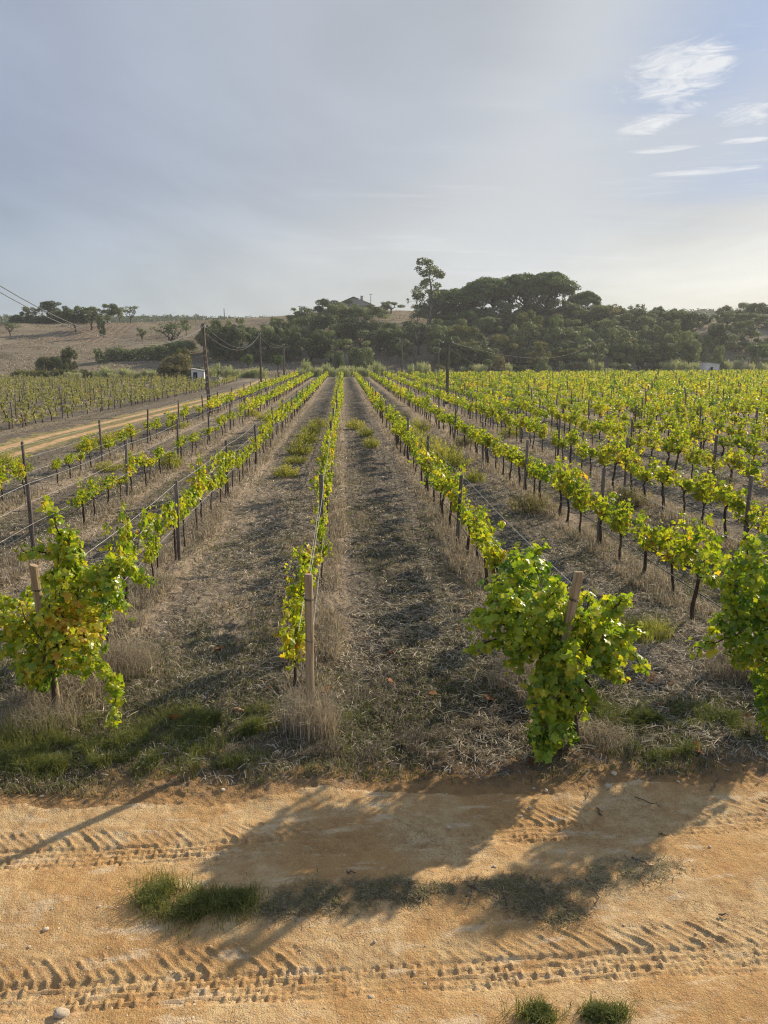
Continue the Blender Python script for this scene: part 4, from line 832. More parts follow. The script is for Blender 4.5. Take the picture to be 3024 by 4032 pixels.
# distant woods on the far ridges
P, o = [], []
for i in range(2600):
    a = r.uniform(-0.55, 0.75); Y = r.uniform(520, 610); X = a * Y; s = r.uniform(1.5, 3.6)
    P.append((X, Y, float(far_z(np.array(X), np.array(Y))) + s * .6, s))
cl = [((x, y, z), (s * .9, s * .9, s * .8)) for x, y, z, s in P]; rr = np.random.default_rng(3); V_ = []
for c, rad in cl:
    q = unit(rr.normal(0, 1, (16, 3))); V, F = leaf_cards(np.array(c) + q * np.array(rad) * rr.uniform(.4, 1, (16, 1)), q, 2.2, rr); V_.append((V, F, rr.uniform(.2, .7, 16), 0))
tag(obj('distant_woods', mesh_np('distant_woods', V_, M['oak_leaf'])), 'bluish woods along the far ridges behind the hills', 'woods', kind='stuff')

# ------------------------------------------------------------------ reeds
def reed_model(seed, n=85):
    r = np.random.default_rng(seed); a = r.uniform(0, 2 * np.pi, n); q = r.uniform(0, 1, n) ** .6; B = np.stack([np.cos(a) * q * .32, np.sin(a) * q * .32, np.zeros(n)], 1); L = r.uniform(.55, 1.0, n)
    parts = blade_parts(B, L, 0.035, r.uniform(.02, .25, n), np.clip(r.normal(.5, .15, n), 0, 1), r=r)
    m = n * 5; i = r.integers(0, n, m); u = r.uniform(.2, .95, m); Q = B[i] + np.stack([np.zeros(m), np.zeros(m), L[i] * u], 1) + B[i] * .25 * u[:, None]
    parts += blade_parts(Q, r.uniform(.12, .24, m), 0.032, r.uniform(.5, 1.1, m), np.clip(r.normal(.45, .2, m), 0, 1), r=r)
    return mesh_np('reed blades', parts, M['reed'])
REED = [reed_model(500 + i) for i in range(4)]
def reed(px, top, base, Y, label, w=1.0):
    p = at(px, top, Y); z0 = zg(p[0], Y); h = max(1.2, p[2] - z0); o = obj('reed_clump', REED[random.randrange(4)], None, (p[0], Y, z0 - .05)); o.rotation_euler = (0, 0, random.uniform(0, 6)); o.scale = (2.4 * w, 2.4 * w, h)
    tag(o, label, 'reeds', 'reed clumps along the ditch')
n = 0
for x0, x1, step, t0, t1, Y, where in [(265, 330, 34, 1462, 1470, 140, 'behind the old vineyard at far left'), (385, 640, 21, 1430, 1462, 138, 'between the hedge and the golden bush'), (835, 1040, 20, 1425, 1450, 140, 'between the first and second utility poles'), (1180, 1335, 19, 1415, 1450, 146, 'below the middle oaks'), (1345, 1500, 20, 1418, 1440, 148, 'behind the end of the central row'),
                              (1470, 1740, 36, 1420, 1450, 152, 'round the two far poles'), (1760, 2090, 62, 1428, 1450, 158, 'before the yellowish shrub'), (2215, 2420, 24, 1412, 1438, 162, 'before the wood by the slim pole'), (2600, 2780, 24, 1408, 1430, 166, 'left of the white hut'), (2830, 3040, 22, 1408, 1430, 168, 'right of the white hut')]:
    for i, x in enumerate(np.arange(x0, x1, step)):
        reed(x + random.uniform(-8, 8), random.uniform(t0 - 6, t1 + 14), 0, Y + random.uniform(-3, 3), f"pale reed clump {where}, {ORD[i]} from the left", random.uniform(.8, 1.25))

# ------------------------------------------------------------------ utility poles, cables
def pole(px, top, Y, base, label, arm=0.0, lean=0.0, rad=0.11, X=None, slots=0):
    p = at(px, top, Y); x = p[0] if X is None else X; z0 = zg(x, Y) if base is None else base; h = p[2] - z0
    root = tag(empty('utility_pole', (x, Y, z0)), label, 'utility pole', 'utility poles'); root.rotation_euler = (0, lean, 0)
    obj('shaft', mesh_np('shaft', tparts([(0, 0, -.5), (0, 0, h * .5), (0, 0, h)], [rad * 1.15, rad, rad * .78], 10), M['pole'], True), root)
    if arm: obj('crossarm', mesh_np('crossarm', [boxp(-arm, arm, -rad - .10, -rad + .01, h - .14, h - .02)], M['pole']), root)
    for s in ((-1, 1) if arm else (-.25, .25)):
        q = (arm * .9 if arm else .5) * s
        obj('insulator', mesh_np('insulator', tparts([(q, -rad * .5, h - (.03 if arm else .25)), (q, -rad * .5, h + (.06 if arm else -.12)), (q, -rad * .5, h + (.12 if arm else -.05))], [.04, .055, .03], 8), M['porcelain'], True), root)
    if slots:
        for i in range(slots): obj('slot', mesh_np('slot', [boxp(-.035, .035, -rad * 1.22, -rad * .9, .7 + i * .42, .83 + i * .42)], M['concrete']), root)  # solid pale boxes; their colour stands in for light showing through the slots
    return np.array([x, Y, p[2]])
T1 = pole(797, 1275, 51.7, 0, 'nearest tall utility pole at the left beside the farm track', lean=R(-2.2), rad=0.12, slots=9, X=at(826, 1600, 51.7)[0])
T1[0] = at(800, 1275, 51.7)[0]
T2 = pole(1022, 1308, 100, 0, 'second utility pole left of the rows, behind the nearest one', rad=0.14); T3 = pole(1116, 1352, 121, 0, 'short third utility pole near the young pines', rad=0.14)
Q1 = pole(1764, 1350, 60.8, 0, 'stout pole with crossarm standing in the right-hand vines', arm=0.42, rad=0.13); Q2 = pole(1584, 1337, 135, 0, 'slim pole with crossarm at the far end of the rows', arm=0.55, rad=0.14)
Q3 = pole(1728, 1349, 153, None, 'slim bare pole at the far field edge beside the stout one', rad=0.13); Q4 = pole(1505, 1370, 158, None, 'thin pole among reeds left of the far crossarm pole', rad=0.08)
Q5 = pole(2357, 1335, 158, None, 'slim dark pole before the wood at right'); Q6 = pole(2988, 1325, 165, None, 'pole before the bright green tree near the right edge')
S1 = pole(882, 1214, 262, None, 'small pole on the skyline above the dark oaks', rad=.13); S2 = pole(1180, 1205, 235, None, 'small crossarm pole poking above the middle oaks', arm=.6, rad=.12); S3 = pole(1460, 1158, 258, None, 'slender mast beside the hilltop house', arm=.5, rad=.1)
pole(2665, 1385, 163, None, 'short pole in the reeds before the forward oak', rad=.09)
T0 = np.array([-10.6, 17.5, 7.7]); tag(empty('utility_pole', (T0[0], T0[1], 0)), 'utility pole', 'utility pole') if 0 else None
def cable(a, b, sag, label, rad=.013, mt='cable'):
    if mt == 'hose': rad = .009
    u = np.linspace(0, 1, 28)[:, None]; P = a + (b - a) * u; P[:, 2] -= sag * 4 * u[:, 0] * (1 - u[:, 0])
    tag(obj('power_cable', mesh_np('power_cable', tparts(P, rad, 5), M[mt], True)), label, 'cable', 'overhead cables')
v = lambda *a: np.array(a, float)
cable(T0 + v(.3, 0, -.45), T1 + v(.1, 0, -.1), 2.1, 'upper cable sagging from the photo edge to the nearest pole', .014)
cable(T0 + v(-.5, 0, -.05), T1 + v(-.1, 0, -.3), 2.2, 'lower cable sagging from the photo edge to the nearest pole', .014)
for A, B, nm in ((T1, T2, 'nearest and second left poles'), (T2, T3, 'second and third left poles')):
    cable(A + v(.1, 0, -.1), B + v(.1, 0, -.1), 1.6 if A is T1 else .75, f"upper sagging cable between the {nm}"); cable(A + v(-.1, 0, -.4), B + v(-.1, 0, -.35), 1.55 if A is T1 else .8, f"lower sagging cable between the {nm}")
cable(Q2 + v(.5, 0, 0), Q1 + v(-.38, 0, 0), 1.3, 'cable between the far crossarm pole and the stout one', mt='hose'); cable(Q2 + v(-.5, 0, 0), Q1 + v(.38, 0, 0), 1.5, 'second cable between the two crossarm poles', mt='hose')
E = at(3300, 1130, 75)
cable(Q1 + v(.38, 0, 0), Q5, 2.3, 'long cable from the stout pole towards the wood', mt='hose'); cable(Q5, E, 3.0, 'cable rising to the right photo edge over the wood', .016, mt='hose')
cable(Q1 + v(-.38, 0, 0), at(1960, 1440, 150), 1.0, 'lower cable dropping from the stout pole to the shrubs', mt='hose')

# ------------------------------------------------------------------ buildings
def house():
    Y = 262; c = at(1405, 1240, Y); z0 = zg(c[0], Y) - .3; root = tag(empty('house', (c[0] - 1.0, Y, z0), R(-12)), 'pale gabled house half hidden by oaks on the hilltop', 'house')
    top = at(1413, 1170, Y)[2] - z0; ev = at(1466, 1197, Y)[2] - z0; w, dp = 5.6, 8.0
    V = np.array([(-w, 0, -1), (w, 0, -1), (w, 0, ev), (0, 0, top - .12), (-w, 0, ev), (-w, dp, -1), (w, dp, -1), (w, dp, ev), (0, dp, top - .12), (-w, dp, ev)], float)
    tri = np.array([(4, 2, 3), (7, 9, 8)]); q = np.array([(0, 1, 2, 4), (1, 6, 7, 2), (6, 5, 9, 7), (5, 0, 4, 9)])
    obj('wall', mesh_np('wall', [(V, q, .5, 0), (V, tri, .5, 0)], M['concrete']), root)
    P = [];
    for s in (-1, 1):
        a = np.array([(s * (w + .4), -.4, ev - .19), (0, -.4, top + .02), (0, dp + .4, top + .02), (s * (w + .4), dp + .4, ev - .19)]); Vr = np.concatenate([a, a + (0, 0, .18)])
        P.append((Vr, np.array([(0, 1, 2, 3), (7, 6, 5, 4), (0, 4, 5, 1), (2, 6, 7, 3), (0, 3, 7, 4)]), .5, 0))
    rf = obj('roof', mesh_np('roof', P, M['tile']), root); obj('chimney', mesh_np('chimney', [boxp(1.9, 2.7, 2, 2.8, ev, top + .4), boxp(1.8, 2.8, 1.9, 2.9, top + .403, top + .55)], M['concrete']), rf)
    for x in (-2.2, 2.2): wn = obj('window', mesh_np('window', [boxp(x - .5, x + .5, -.03, .02, ev - 1.6, ev - .5)], M['dark']), root); obj('frame', mesh_np('frame', [boxp(x - .6, x + .6, -.05, .01, ev - .5, ev - .4), boxp(x - .6, x + .6, -.05, .01, ev - 1.72, ev - 1.6)], M['concrete']), wn)
house()
def shed(px, base, wpx, Y, label, rz, hgt, door, slope):
    c = at(px, base, Y); z0 = zg(c[0], Y); w = wpx / 3024 * Y / 2; root = tag(empty('shed', (c[0], Y, z0), rz), label, 'shed', 'small white sheds'); d = w * 1.3
    V = np.array([(-w, 0, -.3), (w, 0, -.3), (w, 0, hgt - slope), (-w, 0, hgt), (-w, d, -.3), (w, d, -.3), (w, d, hgt - slope), (-w, d, hgt)], float)
    obj('wall', mesh_np('wall', [(V, np.array([(0, 1, 2, 3), (1, 5, 6, 2), (5, 4, 7, 6), (4, 0, 3, 7)]), .5, 0)], M['white']), root)
    e = .12; Vr = np.array([(-w - e, -e, hgt + .02), (w + e, -e, hgt - slope - .01), (w + e, d + e, hgt - slope - .01), (-w - e, d + e, hgt + .02)]); Vr = np.concatenate([Vr, Vr + (0, 0, .09)])
    obj('roof', mesh_np('roof', [(Vr, np.array([(3, 2, 1, 0), (4, 5, 6, 7), (0, 1, 5, 4), (1, 2, 6, 5), (2, 3, 7, 6), (3, 0, 4, 7)]), .5, 0)], M['concrete']), root)
    obj('door', mesh_np('door', [boxp(door - .3, door + .3, -.03, .03, 0, min(1.6, hgt * .78))], M['dark']), root)
shed(780, 1512, 52, 112, 'small white shed with dark doorway at the left behind the old vineyard', R(-14), 1.95, -.35, .3)
shed(2805, 1458, 62, 158, 'low white hut before the reeds at far right', R(10), 2.5, -.2, .3)
c = onground(792, 1525); tk = tag(empty('water_tank', (c[0], 106, zg(c[0], 106)), R(-14)), 'low pale concrete water tank in front of the small white shed', 'tank')
obj('basin', mesh_np('basin', [boxp(-1.0, 1.0, -.6, -.45, -.3, 1.0), boxp(-1.0, 1.0, .45, .6, -.3, 1.0), boxp(-1.0, -.85, -.447, .447, -.3, .998), boxp(.85, 1.0, -.447, .447, -.3, .998)], M['concrete']), tk); obj('water', mesh_np('water', [boxp(-.846, .846, -.444, .444, .3, .8)], M['dark']), tk)

# ------------------------------------------------------------------ ground cover
def scatter(n, ymin, ymax, seed, power=1.0, xlim=None):
    """random ground points, denser nearby, covering the view with a margin at the sides"""
    r = np.random.default_rng(seed); u = r.uniform(0, 1, n)
    Y = (ymin ** -power + u * (ymax ** -power - ymin ** -power)) ** (-1 / power) if power else ymin + u * (ymax - ymin)
    half = 0.56 * Y + 1.2; X = r.uniform(-1, 1, n) * half + math.tan(YAW) * Y
    return X, Y, r
def gpt(X, Y): return np.stack([X, Y, ground_z(X, Y)], 1)
rowd = lambda X: np.abs(np.mod(X + 0.42 + 1.31, 2.62) - 1.31)
# straw lying flat between the rows
X, Y, r = scatter(330000, 6.0, 60, 71, 0.9); dens = fbm(X * 1.1, Y * 0.5, 72, 4)
k = (r.uniform(0, 1, len(X)) < np.clip((dens - 0.42) * 4.0, 0.05, .8)) & (Y > road_edge(X) + .25 + r.exponential(.1, len(X))) & (X > -10.2) & (r.uniform(0, 1, len(X)) < np.where(Y < 8.2 + 1.5 * (dens - .5), .38, 1)); X, Y = X[k], Y[k]; n = len(X)
a = r.uniform(0, np.pi, n); L = r.uniform(.03, .16, n) * (1 + Y * .012); w = .0010 + .00030 * Y * r.uniform(.5, 1.3, n); tl = r.normal(0, .18, n)
P = gpt(X, Y) + (0, 0, .012); dv = np.stack([np.cos(a), np.sin(a), tl], 1); sv = np.stack([-np.sin(a), np.cos(a), r.normal(0, .5, n)], 1) * w[:, None]
md = P + np.stack([r.normal(0, .006, n), r.normal(0, .006, n), r.uniform(.004, .03, n)], 1)
V = np.stack([P - dv * L[:, None] * .5 - sv, P - dv * L[:, None] * .5 + sv, md + sv, md - sv, P + dv * L[:, None] * .5], 1).reshape(-1, 3); b5 = np.arange(n)[:, None] * 5
tn = np.clip(r.normal(.62, .32, n) - .30 * ((X > .2) & (X < 1.3)) * (r.random(n) < .7), 0, 1)
tag(obj('straw_litter', mesh_np('straw_litter', [(V, b5 + np.array([[0, 1, 2, 3]]), tn, 0), (V, b5 + np.array([[3, 2, 4]]), tn, 0)], M['straw'])), 'mown straw and dead stalks littering the ground between the rows', 'straw', kind='stuff')
# coarse pale prunings and stalks lying in drifts
X, Y, r = scatter(56000, 6.3, 34, 171, 0.7); dens = fbm(X * .7, Y * .4, 172, 3); k = (r.uniform(0, 1, len(X)) < np.clip((dens - .46) * 6, .03, 1)) & (Y > road_edge(X) + .5) & (X > -10) & (r.uniform(0, 1, len(X)) < np.where(Y < 8.2, .35, 1)); X, Y = X[k], Y[k]; n = len(X)
a = r.uniform(0, np.pi, n); L = r.uniform(.05, .24, n); P = gpt(X, Y) + np.stack([np.zeros(n), np.zeros(n), r.uniform(.012, .04, n)], 1); dv = np.stack([np.cos(a), np.sin(a), r.normal(0, .10, n)], 1) * L[:, None] * .5; sv = np.stack([-np.sin(a), np.cos(a), r.normal(0, .6, n)], 1) * (.0022 + .00016 * Y)[:, None]
md = P + np.stack([r.normal(0, .02, n), r.normal(0, .02, n), np.full(n, .01)], 1); b6 = np.arange(n)[:, None] * 6; V = np.stack([P - dv - sv, P - dv + sv, md + sv, md - sv, P + dv + sv * .5, P + dv - sv * .5], 1).reshape(-1, 3)
tag(obj('prunings', mesh_np('prunings', [(V, b6 + np.array([[0, 1, 2, 3]]), np.clip(r.normal(.72, .2, n), 0, 1), 0), (V, b6 + np.array([[3, 2, 4, 5]]), .75, 0)], M['straw'])), 'coarse pale prunings and stalks drifted between the rows', 'prunings', kind='stuff')
# dry standing grass below the vines
X, Y, r = scatter(420000, 7.0, 110, 73, 0.75); d = rowd(X); dn = fbm(X * 1.7, Y * 1.1, 74, 4)
k = (d < .20 + .5 * (dn - .3)) & (r.uniform(0, 1, len(X)) < np.clip((dn - .30) * 4, .05, 1)) & (X > -9.9) & (Y > 7.3); X, Y, dn = X[k], Y[k], dn[k]; n = len(X)
tag(obj('dry_grass', mesh_np('dry_grass', blade_parts(gpt(X, Y), r.uniform(.06, .27, n) * np.clip(dn * 1.7, .5, 1.2), .003 + .0007 * Y, r.uniform(.1, 1.1, n), np.clip(r.normal(.60, .17, n), 0, 1), r=r), M['straw'])), 'tan dry grass standing in strips below the vines', 'grass', kind='stuff')
# short mixed turf between the rows
X, Y, r = scatter(330000, 5.9, 90, 75, 0.85); dn = fbm(X * .8, Y * .35, 76, 4)
k = (r.uniform(0, 1, len(X)) < np.clip((dn - .43) * 4.2, .05, 1)) & (Y > road_edge(X) + .12) & (track_in(X, Y) > 1.1); X, Y, dn = X[k], Y[k], dn[k]; n = len(X)
gm = r.uniform(0, 1, n) < .42
for nm, q, mt, lab in (('short_grass', gm, 'grass', 'short dull green grass sprouting between the rows'), ('dead_grass', ~gm, 'straw', 'short dead grass stubble between the rows')):
    m_ = q.sum(); tag(obj(nm, mesh_np(nm, blade_parts(gpt(X[q], Y[q]), r.uniform(.02, .085, m_), .0028 + .0007 * Y[q], r.uniform(.2, 1.3, m_), np.clip(r.normal(.42, .2, m_), 0, 1), r=r), M[mt])), lab, 'grass', kind='stuff')
# green grass on the headland
def patch(polys, n, seed, L, mt, name, label, tint=.5, lean=(.2, 1.0), wid=.0042, kind='stuff', edge=.35):
    r = np.random.default_rng(seed); Ps = []
    for (cx_, cy_, rx, ry, share) in polys:
        m = int(n * share); a = r.uniform(0, 2 * np.pi, m); q = np.abs(r.normal(0, .55, m)); lump = 1 + edge * 2 * (fbm(np.cos(a) * 1.6 + cx_ * 3, np.sin(a) * 1.6 + cy_ * 3, seed, 3) - .5)
        Ps.append(np.stack([cx_ + np.cos(a) * q * rx * lump, cy_ + np.sin(a) * q * ry * lump], 1))
    Q = np.concatenate(Ps); X, Y = Q[:, 0], Q[:, 1]; dn = fbm(X * 5, Y * 5, seed + 1, 3); gap_ = .42 if n > 12000 else .3; k = r.uniform(0, 1, len(X)) < np.clip((dn - gap_) * 4.5, .05, 1); X, Y, dn = X[k], Y[k], dn[k]; n = len(X)
    o = obj(name, mesh_np(name, blade_parts(gpt(X, Y), r.uniform(L[0], L[1], n) * np.clip(dn * 2, .5, 1.3), wid, r.uniform(*lean, n), np.clip(r.normal(tint, .2, n) + np.where(r.random(n) < .22, .35, 0), 0, 1), r=r), M[mt])); tag(o, label, 'grass', kind=kind); return o
patch([(-2.9, 6.9, .75, .55, .22), (-2.0, 6.6, .8, .45, .22), (-1.3, 7.2, .8, .5, .18), (-2.6, 6.35, .7, .25, .14), (-1.2, 6.4, .5, .22, .06), (-.9, 7.0, .3, .4, .05), (.0, 7.1, .35, .4, .04), (-3.6, 7.3, .6, .6, .09)], 46000, 301, (.03, .14), 'grass', 'green_grass', 'green grass on the shaded headland round the left end post')
patch([(3.0, 7.0, .7, .5, .4), (2.9, 6.4, .6, .25, .2), (3.8, 7.0, .6, .6, .25), (2.5, 7.3, .3, .3, .15)], 22000, 302, (.03, .12), 'grass', 'green_grass', 'dark green grass in the shade right of the bushy green vine', .35)
patch([(.5, 6.7, .9, .5, .5), (1.3, 6.9, .5, .5, .2), (-.3, 6.45, .5, .3, .15), (.4, 7.6, .8, .5, .15)], 15000, 303, (.03, .10), 'straw', 'dark_stubble', 'dark trampled stubble before the central row', .25)
# grass on the road
patch([(-1.30, 4.70, .17, .20, .32), (-1.05, 4.55, .26, .19, .40), (-.74, 4.62, .17, .18, .28)], 7500, 311, (.025, .105), 'grass', 'grass_tuft', 'bright green grass tuft growing in the middle of the dirt road', .6, kind='thing')
def mat_(spots_, n, seed, label, tint, dens=.3):
    """a flat mat of lying dry stems with a few short blades standing in it"""
    r = np.random.default_rng(seed); Q = []
    for x, y, rx, ry, share in spots_:
        m = int(n * share); Q.append(np.stack([x + r.normal(0, .52, m) * rx, y + r.normal(0, .52, m) * ry], 1))
    Q = np.concatenate(Q); k = r.uniform(0, 1, len(Q)) < np.clip((fbm(Q[:, 0] * 9, Q[:, 1] * 9, seed, 3) - dens) * 5, .05, 1); X, Y = Q[k, 0], Q[k, 1]; n = len(X); P = gpt(X, Y) + np.stack([np.zeros(n), np.zeros(n), r.uniform(.002, .012, n)], 1)
    a = r.uniform(0, np.pi, n); L = r.uniform(.02, .075, n); dv = np.stack([np.cos(a), np.sin(a), r.normal(0, .22, n)], 1) * L[:, None] * .5; sv = np.stack([-np.sin(a), np.cos(a), r.normal(0, .4, n)], 1) * .0019
    V = np.stack([P - dv - sv, P - dv + sv, P + dv + sv * .5, P + dv - sv * .5], 1).reshape(-1, 3); t = np.clip(r.normal(tint, .2, n), 0, 1)
    q = r.random(n) < .07; parts = [(V, np.arange(4 * n).reshape(-1, 4), t, 0)] + blade_parts(P[q], r.uniform(.012, .045, q.sum()), .004, r.uniform(.4, 1.6, q.sum()), np.clip(r.normal(.8, .2, q.sum()), 0, 1), 1, r=r)
    tag(obj('dry_turf', mesh_np('dry_turf', parts, [M['turf'], M['grass']])), label, 'grass')
M['turf'] = leaf_mat('dry turf', [(0.0, (0.13, 0.105, 0.06)), (0.5, (0.33, 0.27, 0.155)), (1.0, (0.58, 0.49, 0.32))], 0.25, (1, 1, .8), .8, .15, 0)
mat_([(-.12, 4.63, .40, .14, .5), (-.5, 4.56, .24, .11, .2), (.26, 4.68, .22, .12, .3)], 6500, 312, 'brown-green dry turf strip beside the green tuft on the road', .42)
mat_([(.72, 4.66, .20, .09, .6), (.5, 4.62, .14, .06, .4)], 1900, 315, 'thin dry turf among crossed twigs on the road', .40, .38)
mat_([(1.30, 4.54, .30, .18, .6), (1.1, 4.70, .22, .09, .25), (1.42, 4.40, .15, .08, .15)], 3900, 313, 'shaded dry turf patch between the wheel tracks at right', .38)
mat_([(1.95, 4.80, .28, .15, .6), (1.72, 4.68, .16, .08, .2), (2.25, 4.82, .24, .15, .2)], 3000, 314, 'pale dry turf patch on the road near the right photo edge', .62)
patch([(1.08, 3.62, .13, .07, 1.)], 1600, 316, (.04, .09), 'grass', 'grass_tuft', 'left green tuft cut by the bottom photo edge', .5, kind='thing')
patch([(1.40, 3.60, .16, .08, 1.)], 2000, 317, (.03, .08), 'grass', 'grass_tuft', 'right green tuft cut by the bottom photo edge', .4, kind='thing')
# dry tufts at the posts and clumps of weeds
def tuft(name, x, y, rad, n, L, mt, label, tint, lean, seed, cat='grass', wid=.0045):
    r = np.random.default_rng(seed); a = r.uniform(0, 6.28, n); q = r.uniform(0, 1, n) ** .7 * rad; P = gpt(x + np.cos(a) * q, y + np.sin(a) * q)
    tag(obj(name, mesh_np(name, blade_parts(P, r.uniform(L[0], L[1], n), wid, r.uniform(*lean, n), np.clip(r.normal(tint, .15, n), 0, 1), r=r), M[mt])), label, cat)
tuft('dry_grass_tuft', -.36, 6.88, .27, 1100, (.12, .60), 'straw', 'tall straw-coloured grass tuft at the foot of the central end post', .62, (.05, 1.0), 401)
tuft('dry_grass_tuft', -3.05, 7.15, .42, 1300, (.12, .36), 'straw', 'wide tan grass tuft at the foot of the left end post', .58, (.2, 1.0), 402)
tuft('dry_grass_tuft', -2.6, 8.6, .40, 1000, (.2, .48), 'straw', 'tall tan grass behind the left bushy vine', .58, (.2, .9), 403)
tuft('dry_grass_tuft', 1.85, 7.9, .30, 800, (.15, .40), 'straw', 'pale drooping grass tuft left of the bushy green vine', .60, (.4, 1.1), 404)
tuft('dry_grass_tuft', 2.45, 6.5, .28, 600, (.08, .25), 'straw', 'low tan grass at the foot of the bushy green vine', .5, (.4, 1.2), 405)
tuft('dry_grass_tuft', 3.9, 9.4, .38, 900, (.12, .38), 'weed', 'yellowish grass tuft near the right bushy vine', .45, (.3, 1.0), 406)
tuft('dry_grass_tuft', 4.5, 8.1, .35, 800, (.12, .38), 'straw', 'tan grass tuft at the foot of the vine at the right edge', .55, (.4, 1.1), 407)
tuft('green_grass_tuft', -3.2, 6.75, .5, 1500, (.10, .30), 'grass', 'tall yellowish green grass left of the left end post', .75, (.2, .9), 408)
def weed_model(seed, mt):
    r = np.random.default_rng(seed); n = 110; a = r.uniform(0, 6.28, n); q = r.uniform(0, 1, n) ** .7; B = np.stack([np.cos(a) * q * .42, np.sin(a) * q * .42, np.zeros(n)], 1); L = r.uniform(.35, 1.0, n) * (1 - .35 * q)
    ln = r.uniform(.05, .35, n); parts = blade_parts(B, L, .016, ln, np.clip(r.normal(.3, .1, n), 0, 1), r=r)
    m = n * 12; i = r.integers(0, n, m); u = r.uniform(.25, 1.0, m); Q = B[i] * (1 + .55 * u[:, None]) + np.stack([r.normal(0, .025, m), r.normal(0, .025, m), L[i] * u], 1)
    parts += blade_parts(Q, r.uniform(.06, .17, m), .017, r.uniform(.3, 1.0, m), np.clip(.35 + .35 * u + r.normal(0, .15, m), 0, 1), r=r)
    return mesh_np('weed', parts, M[mt])
WEED = {'weed': [weed_model(600 + i, 'weed') for i in range(3)], 'scrub': [weed_model(610 + i, 'scrub') for i in range(2)]}
for i, (mt, x, y, w, h, lab) in enumerate([('weed', 1125, 1878, .62, .42, 'rounded yellow-green weed alone between the rows left of centre'), ('weed', 1180, 1790, .8, .55, 'leafy weed at the near end of the weed strip left of centre'), ('weed', 1205, 1745, .8, .6, 'tallest weed in the weed strip left of centre'), ('weed', 1232, 1715, .8, .55, 'weed third along the weed strip left of centre'), ('weed', 1255, 1680, .8, .5, 'weed at the far end of the strip left of centre'), ('weed', 1165, 1825, .6, .3, 'low weed between the lone weed and the weed strip'),
      ('weed', 667, 1850, .7, .5, 'yellow weed at the foot of the second row left of centre'), ('weed', 423, 1855, .6, .35, 'low yellow weed between the two sparse left rows'), ('weed', 20, 1845, .8, .6, 'yellow-green weed at the left photo edge by the track'), ('weed', 350, 1775, .9, .5, 'green weed clump between track and sparse rows'), ('weed', 420, 1745, .9, .5, 'second green weed clump beside the farm track'), ('weed', 500, 1720, .9, .45, 'low weed clump farther along the farm track'), ('weed', 700, 1690, .9, .5, 'weed beside the post of the third row left'), ('weed', 995, 1640, .8, .5, 'weed between the first and second rows left'), ('weed', 1040, 1655, .7, .45, 'smaller weed left of the first row left'),
      ('weed', 1395, 1690, .8, .55, 'weed at the head of the strip right of centre'), ('weed', 1440, 1720, .6, .5, 'thin weed in the strip right of centre'), ('weed', 1462, 1765, .5, .5, 'slender weed at the near end of the strip right of centre'), ('weed', 1625, 1745, 1.0, .75, 'tall weed at the far end of the patch behind the first row right'), ('weed', 1680, 1785, 1.0, .75, 'broad weed in the patch behind the first row right'), ('weed', 1735, 1815, 1.0, .7, 'weed in the middle of the patch behind the first row right'), ('weed', 1780, 1840, .9, .6, 'weed at the near end of the patch behind the first row right'), ('weed', 1650, 1700, .9, .7, 'pale weed behind the patch at the first row right'), ('weed', 1870, 1900, .5, .42, 'small yellow weed beside the first row right'), ('weed', 2010, 1725, .8, .6, 'pale yellow round weed under the second row right'),
      ('scrub', 2095, 2020, .8, .5, 'olive grey scrubby weed under the second row right'), ('scrub', 2470, 1990, .8, .5, 'grey scrubby weed behind the second row right'), ('scrub', 2810, 1965, .8, .6, 'dull bushy weed between the third and fourth rows right'), ('scrub', 1830, 1760, .7, .5, 'dull weed behind the second row right'), ('scrub', 1580, 1650, .8, .5, 'dull weed among the far vines of the first row right')]):
    p = onground(x, y); o = obj('weed_clump', WEED[mt][i % len(WEED[mt])], None, (p[0], p[1], zg(p[0], p[1]) - .01)); o.scale = (w * 1.25, w * 1.25, h * 1.15); o.rotation_euler = (0, 0, i * 1.3); tag(o, lab, 'weed', 'weeds between the rows')
# tufts over the near hills break up the pasture
r = np.random.default_rng(88); n = 70000; Y = r.uniform(142, 262, n); X = r.uniform(-.56, .66, n) * Y; dn = fbm(X / 7, Y / 5, 89, 4); k = dn > .44; X, Y = X[k], Y[k]; n = len(X)
tag(obj('hill_grass', mesh_np('hill_grass', blade_parts(gpt(X, Y), r.uniform(.12, .42, n), r.uniform(.1, .3, n), r.uniform(.3, 1.2, n), np.clip(r.normal(.56, .16, n), 0, 1), r=r), M['straw'])), 'dry tufty grass over the hill pasture', 'grass', kind='stuff')
# ------------------------------------------------------------------ stones, twigs, fallen leaves
def stone_mesh(seed):
    r = np.random.default_rng(seed); bm = __import__('bmesh').new(); __import__('bmesh').ops.create_icosphere(bm, subdivisions=2, radius=1.0)
    V = np.array([v.co[:] for v in bm.verts]); F = np.array([[q.index for q in f.verts] for f in bm.faces]); bm.free()
    V = V * (0.55 + .9 * fbm(V[:, 0] * 1.3 + seed, V[:, 1] * 1.3 + V[:, 2], seed, 2))[:, None] * r.uniform(.6, 1.1, 3) * (1, 1, .55)
    return V, F
STV = [stone_mesh(i) for i in range(5)]; STM = [mesh_np('stone', [(V, F, .5, 0)], M['stone'], True) for V, F in STV]
def put_stone(x, y, px, lab, grp):
    p = onground(x, y); d = math.hypot(p[0], p[1], CAMH); s = px / 3024 * d / 2 * .85; o = obj('stone', STM[random.randrange(5)], None, (p[0], p[1], zg(p[0], p[1]) + s * .25)); o.scale = (s,) * 3; o.rotation_euler = (random.uniform(-.2, .2), random.uniform(-.2, .2), random.uniform(0, 6)); tag(o, lab, 'stone', grp)
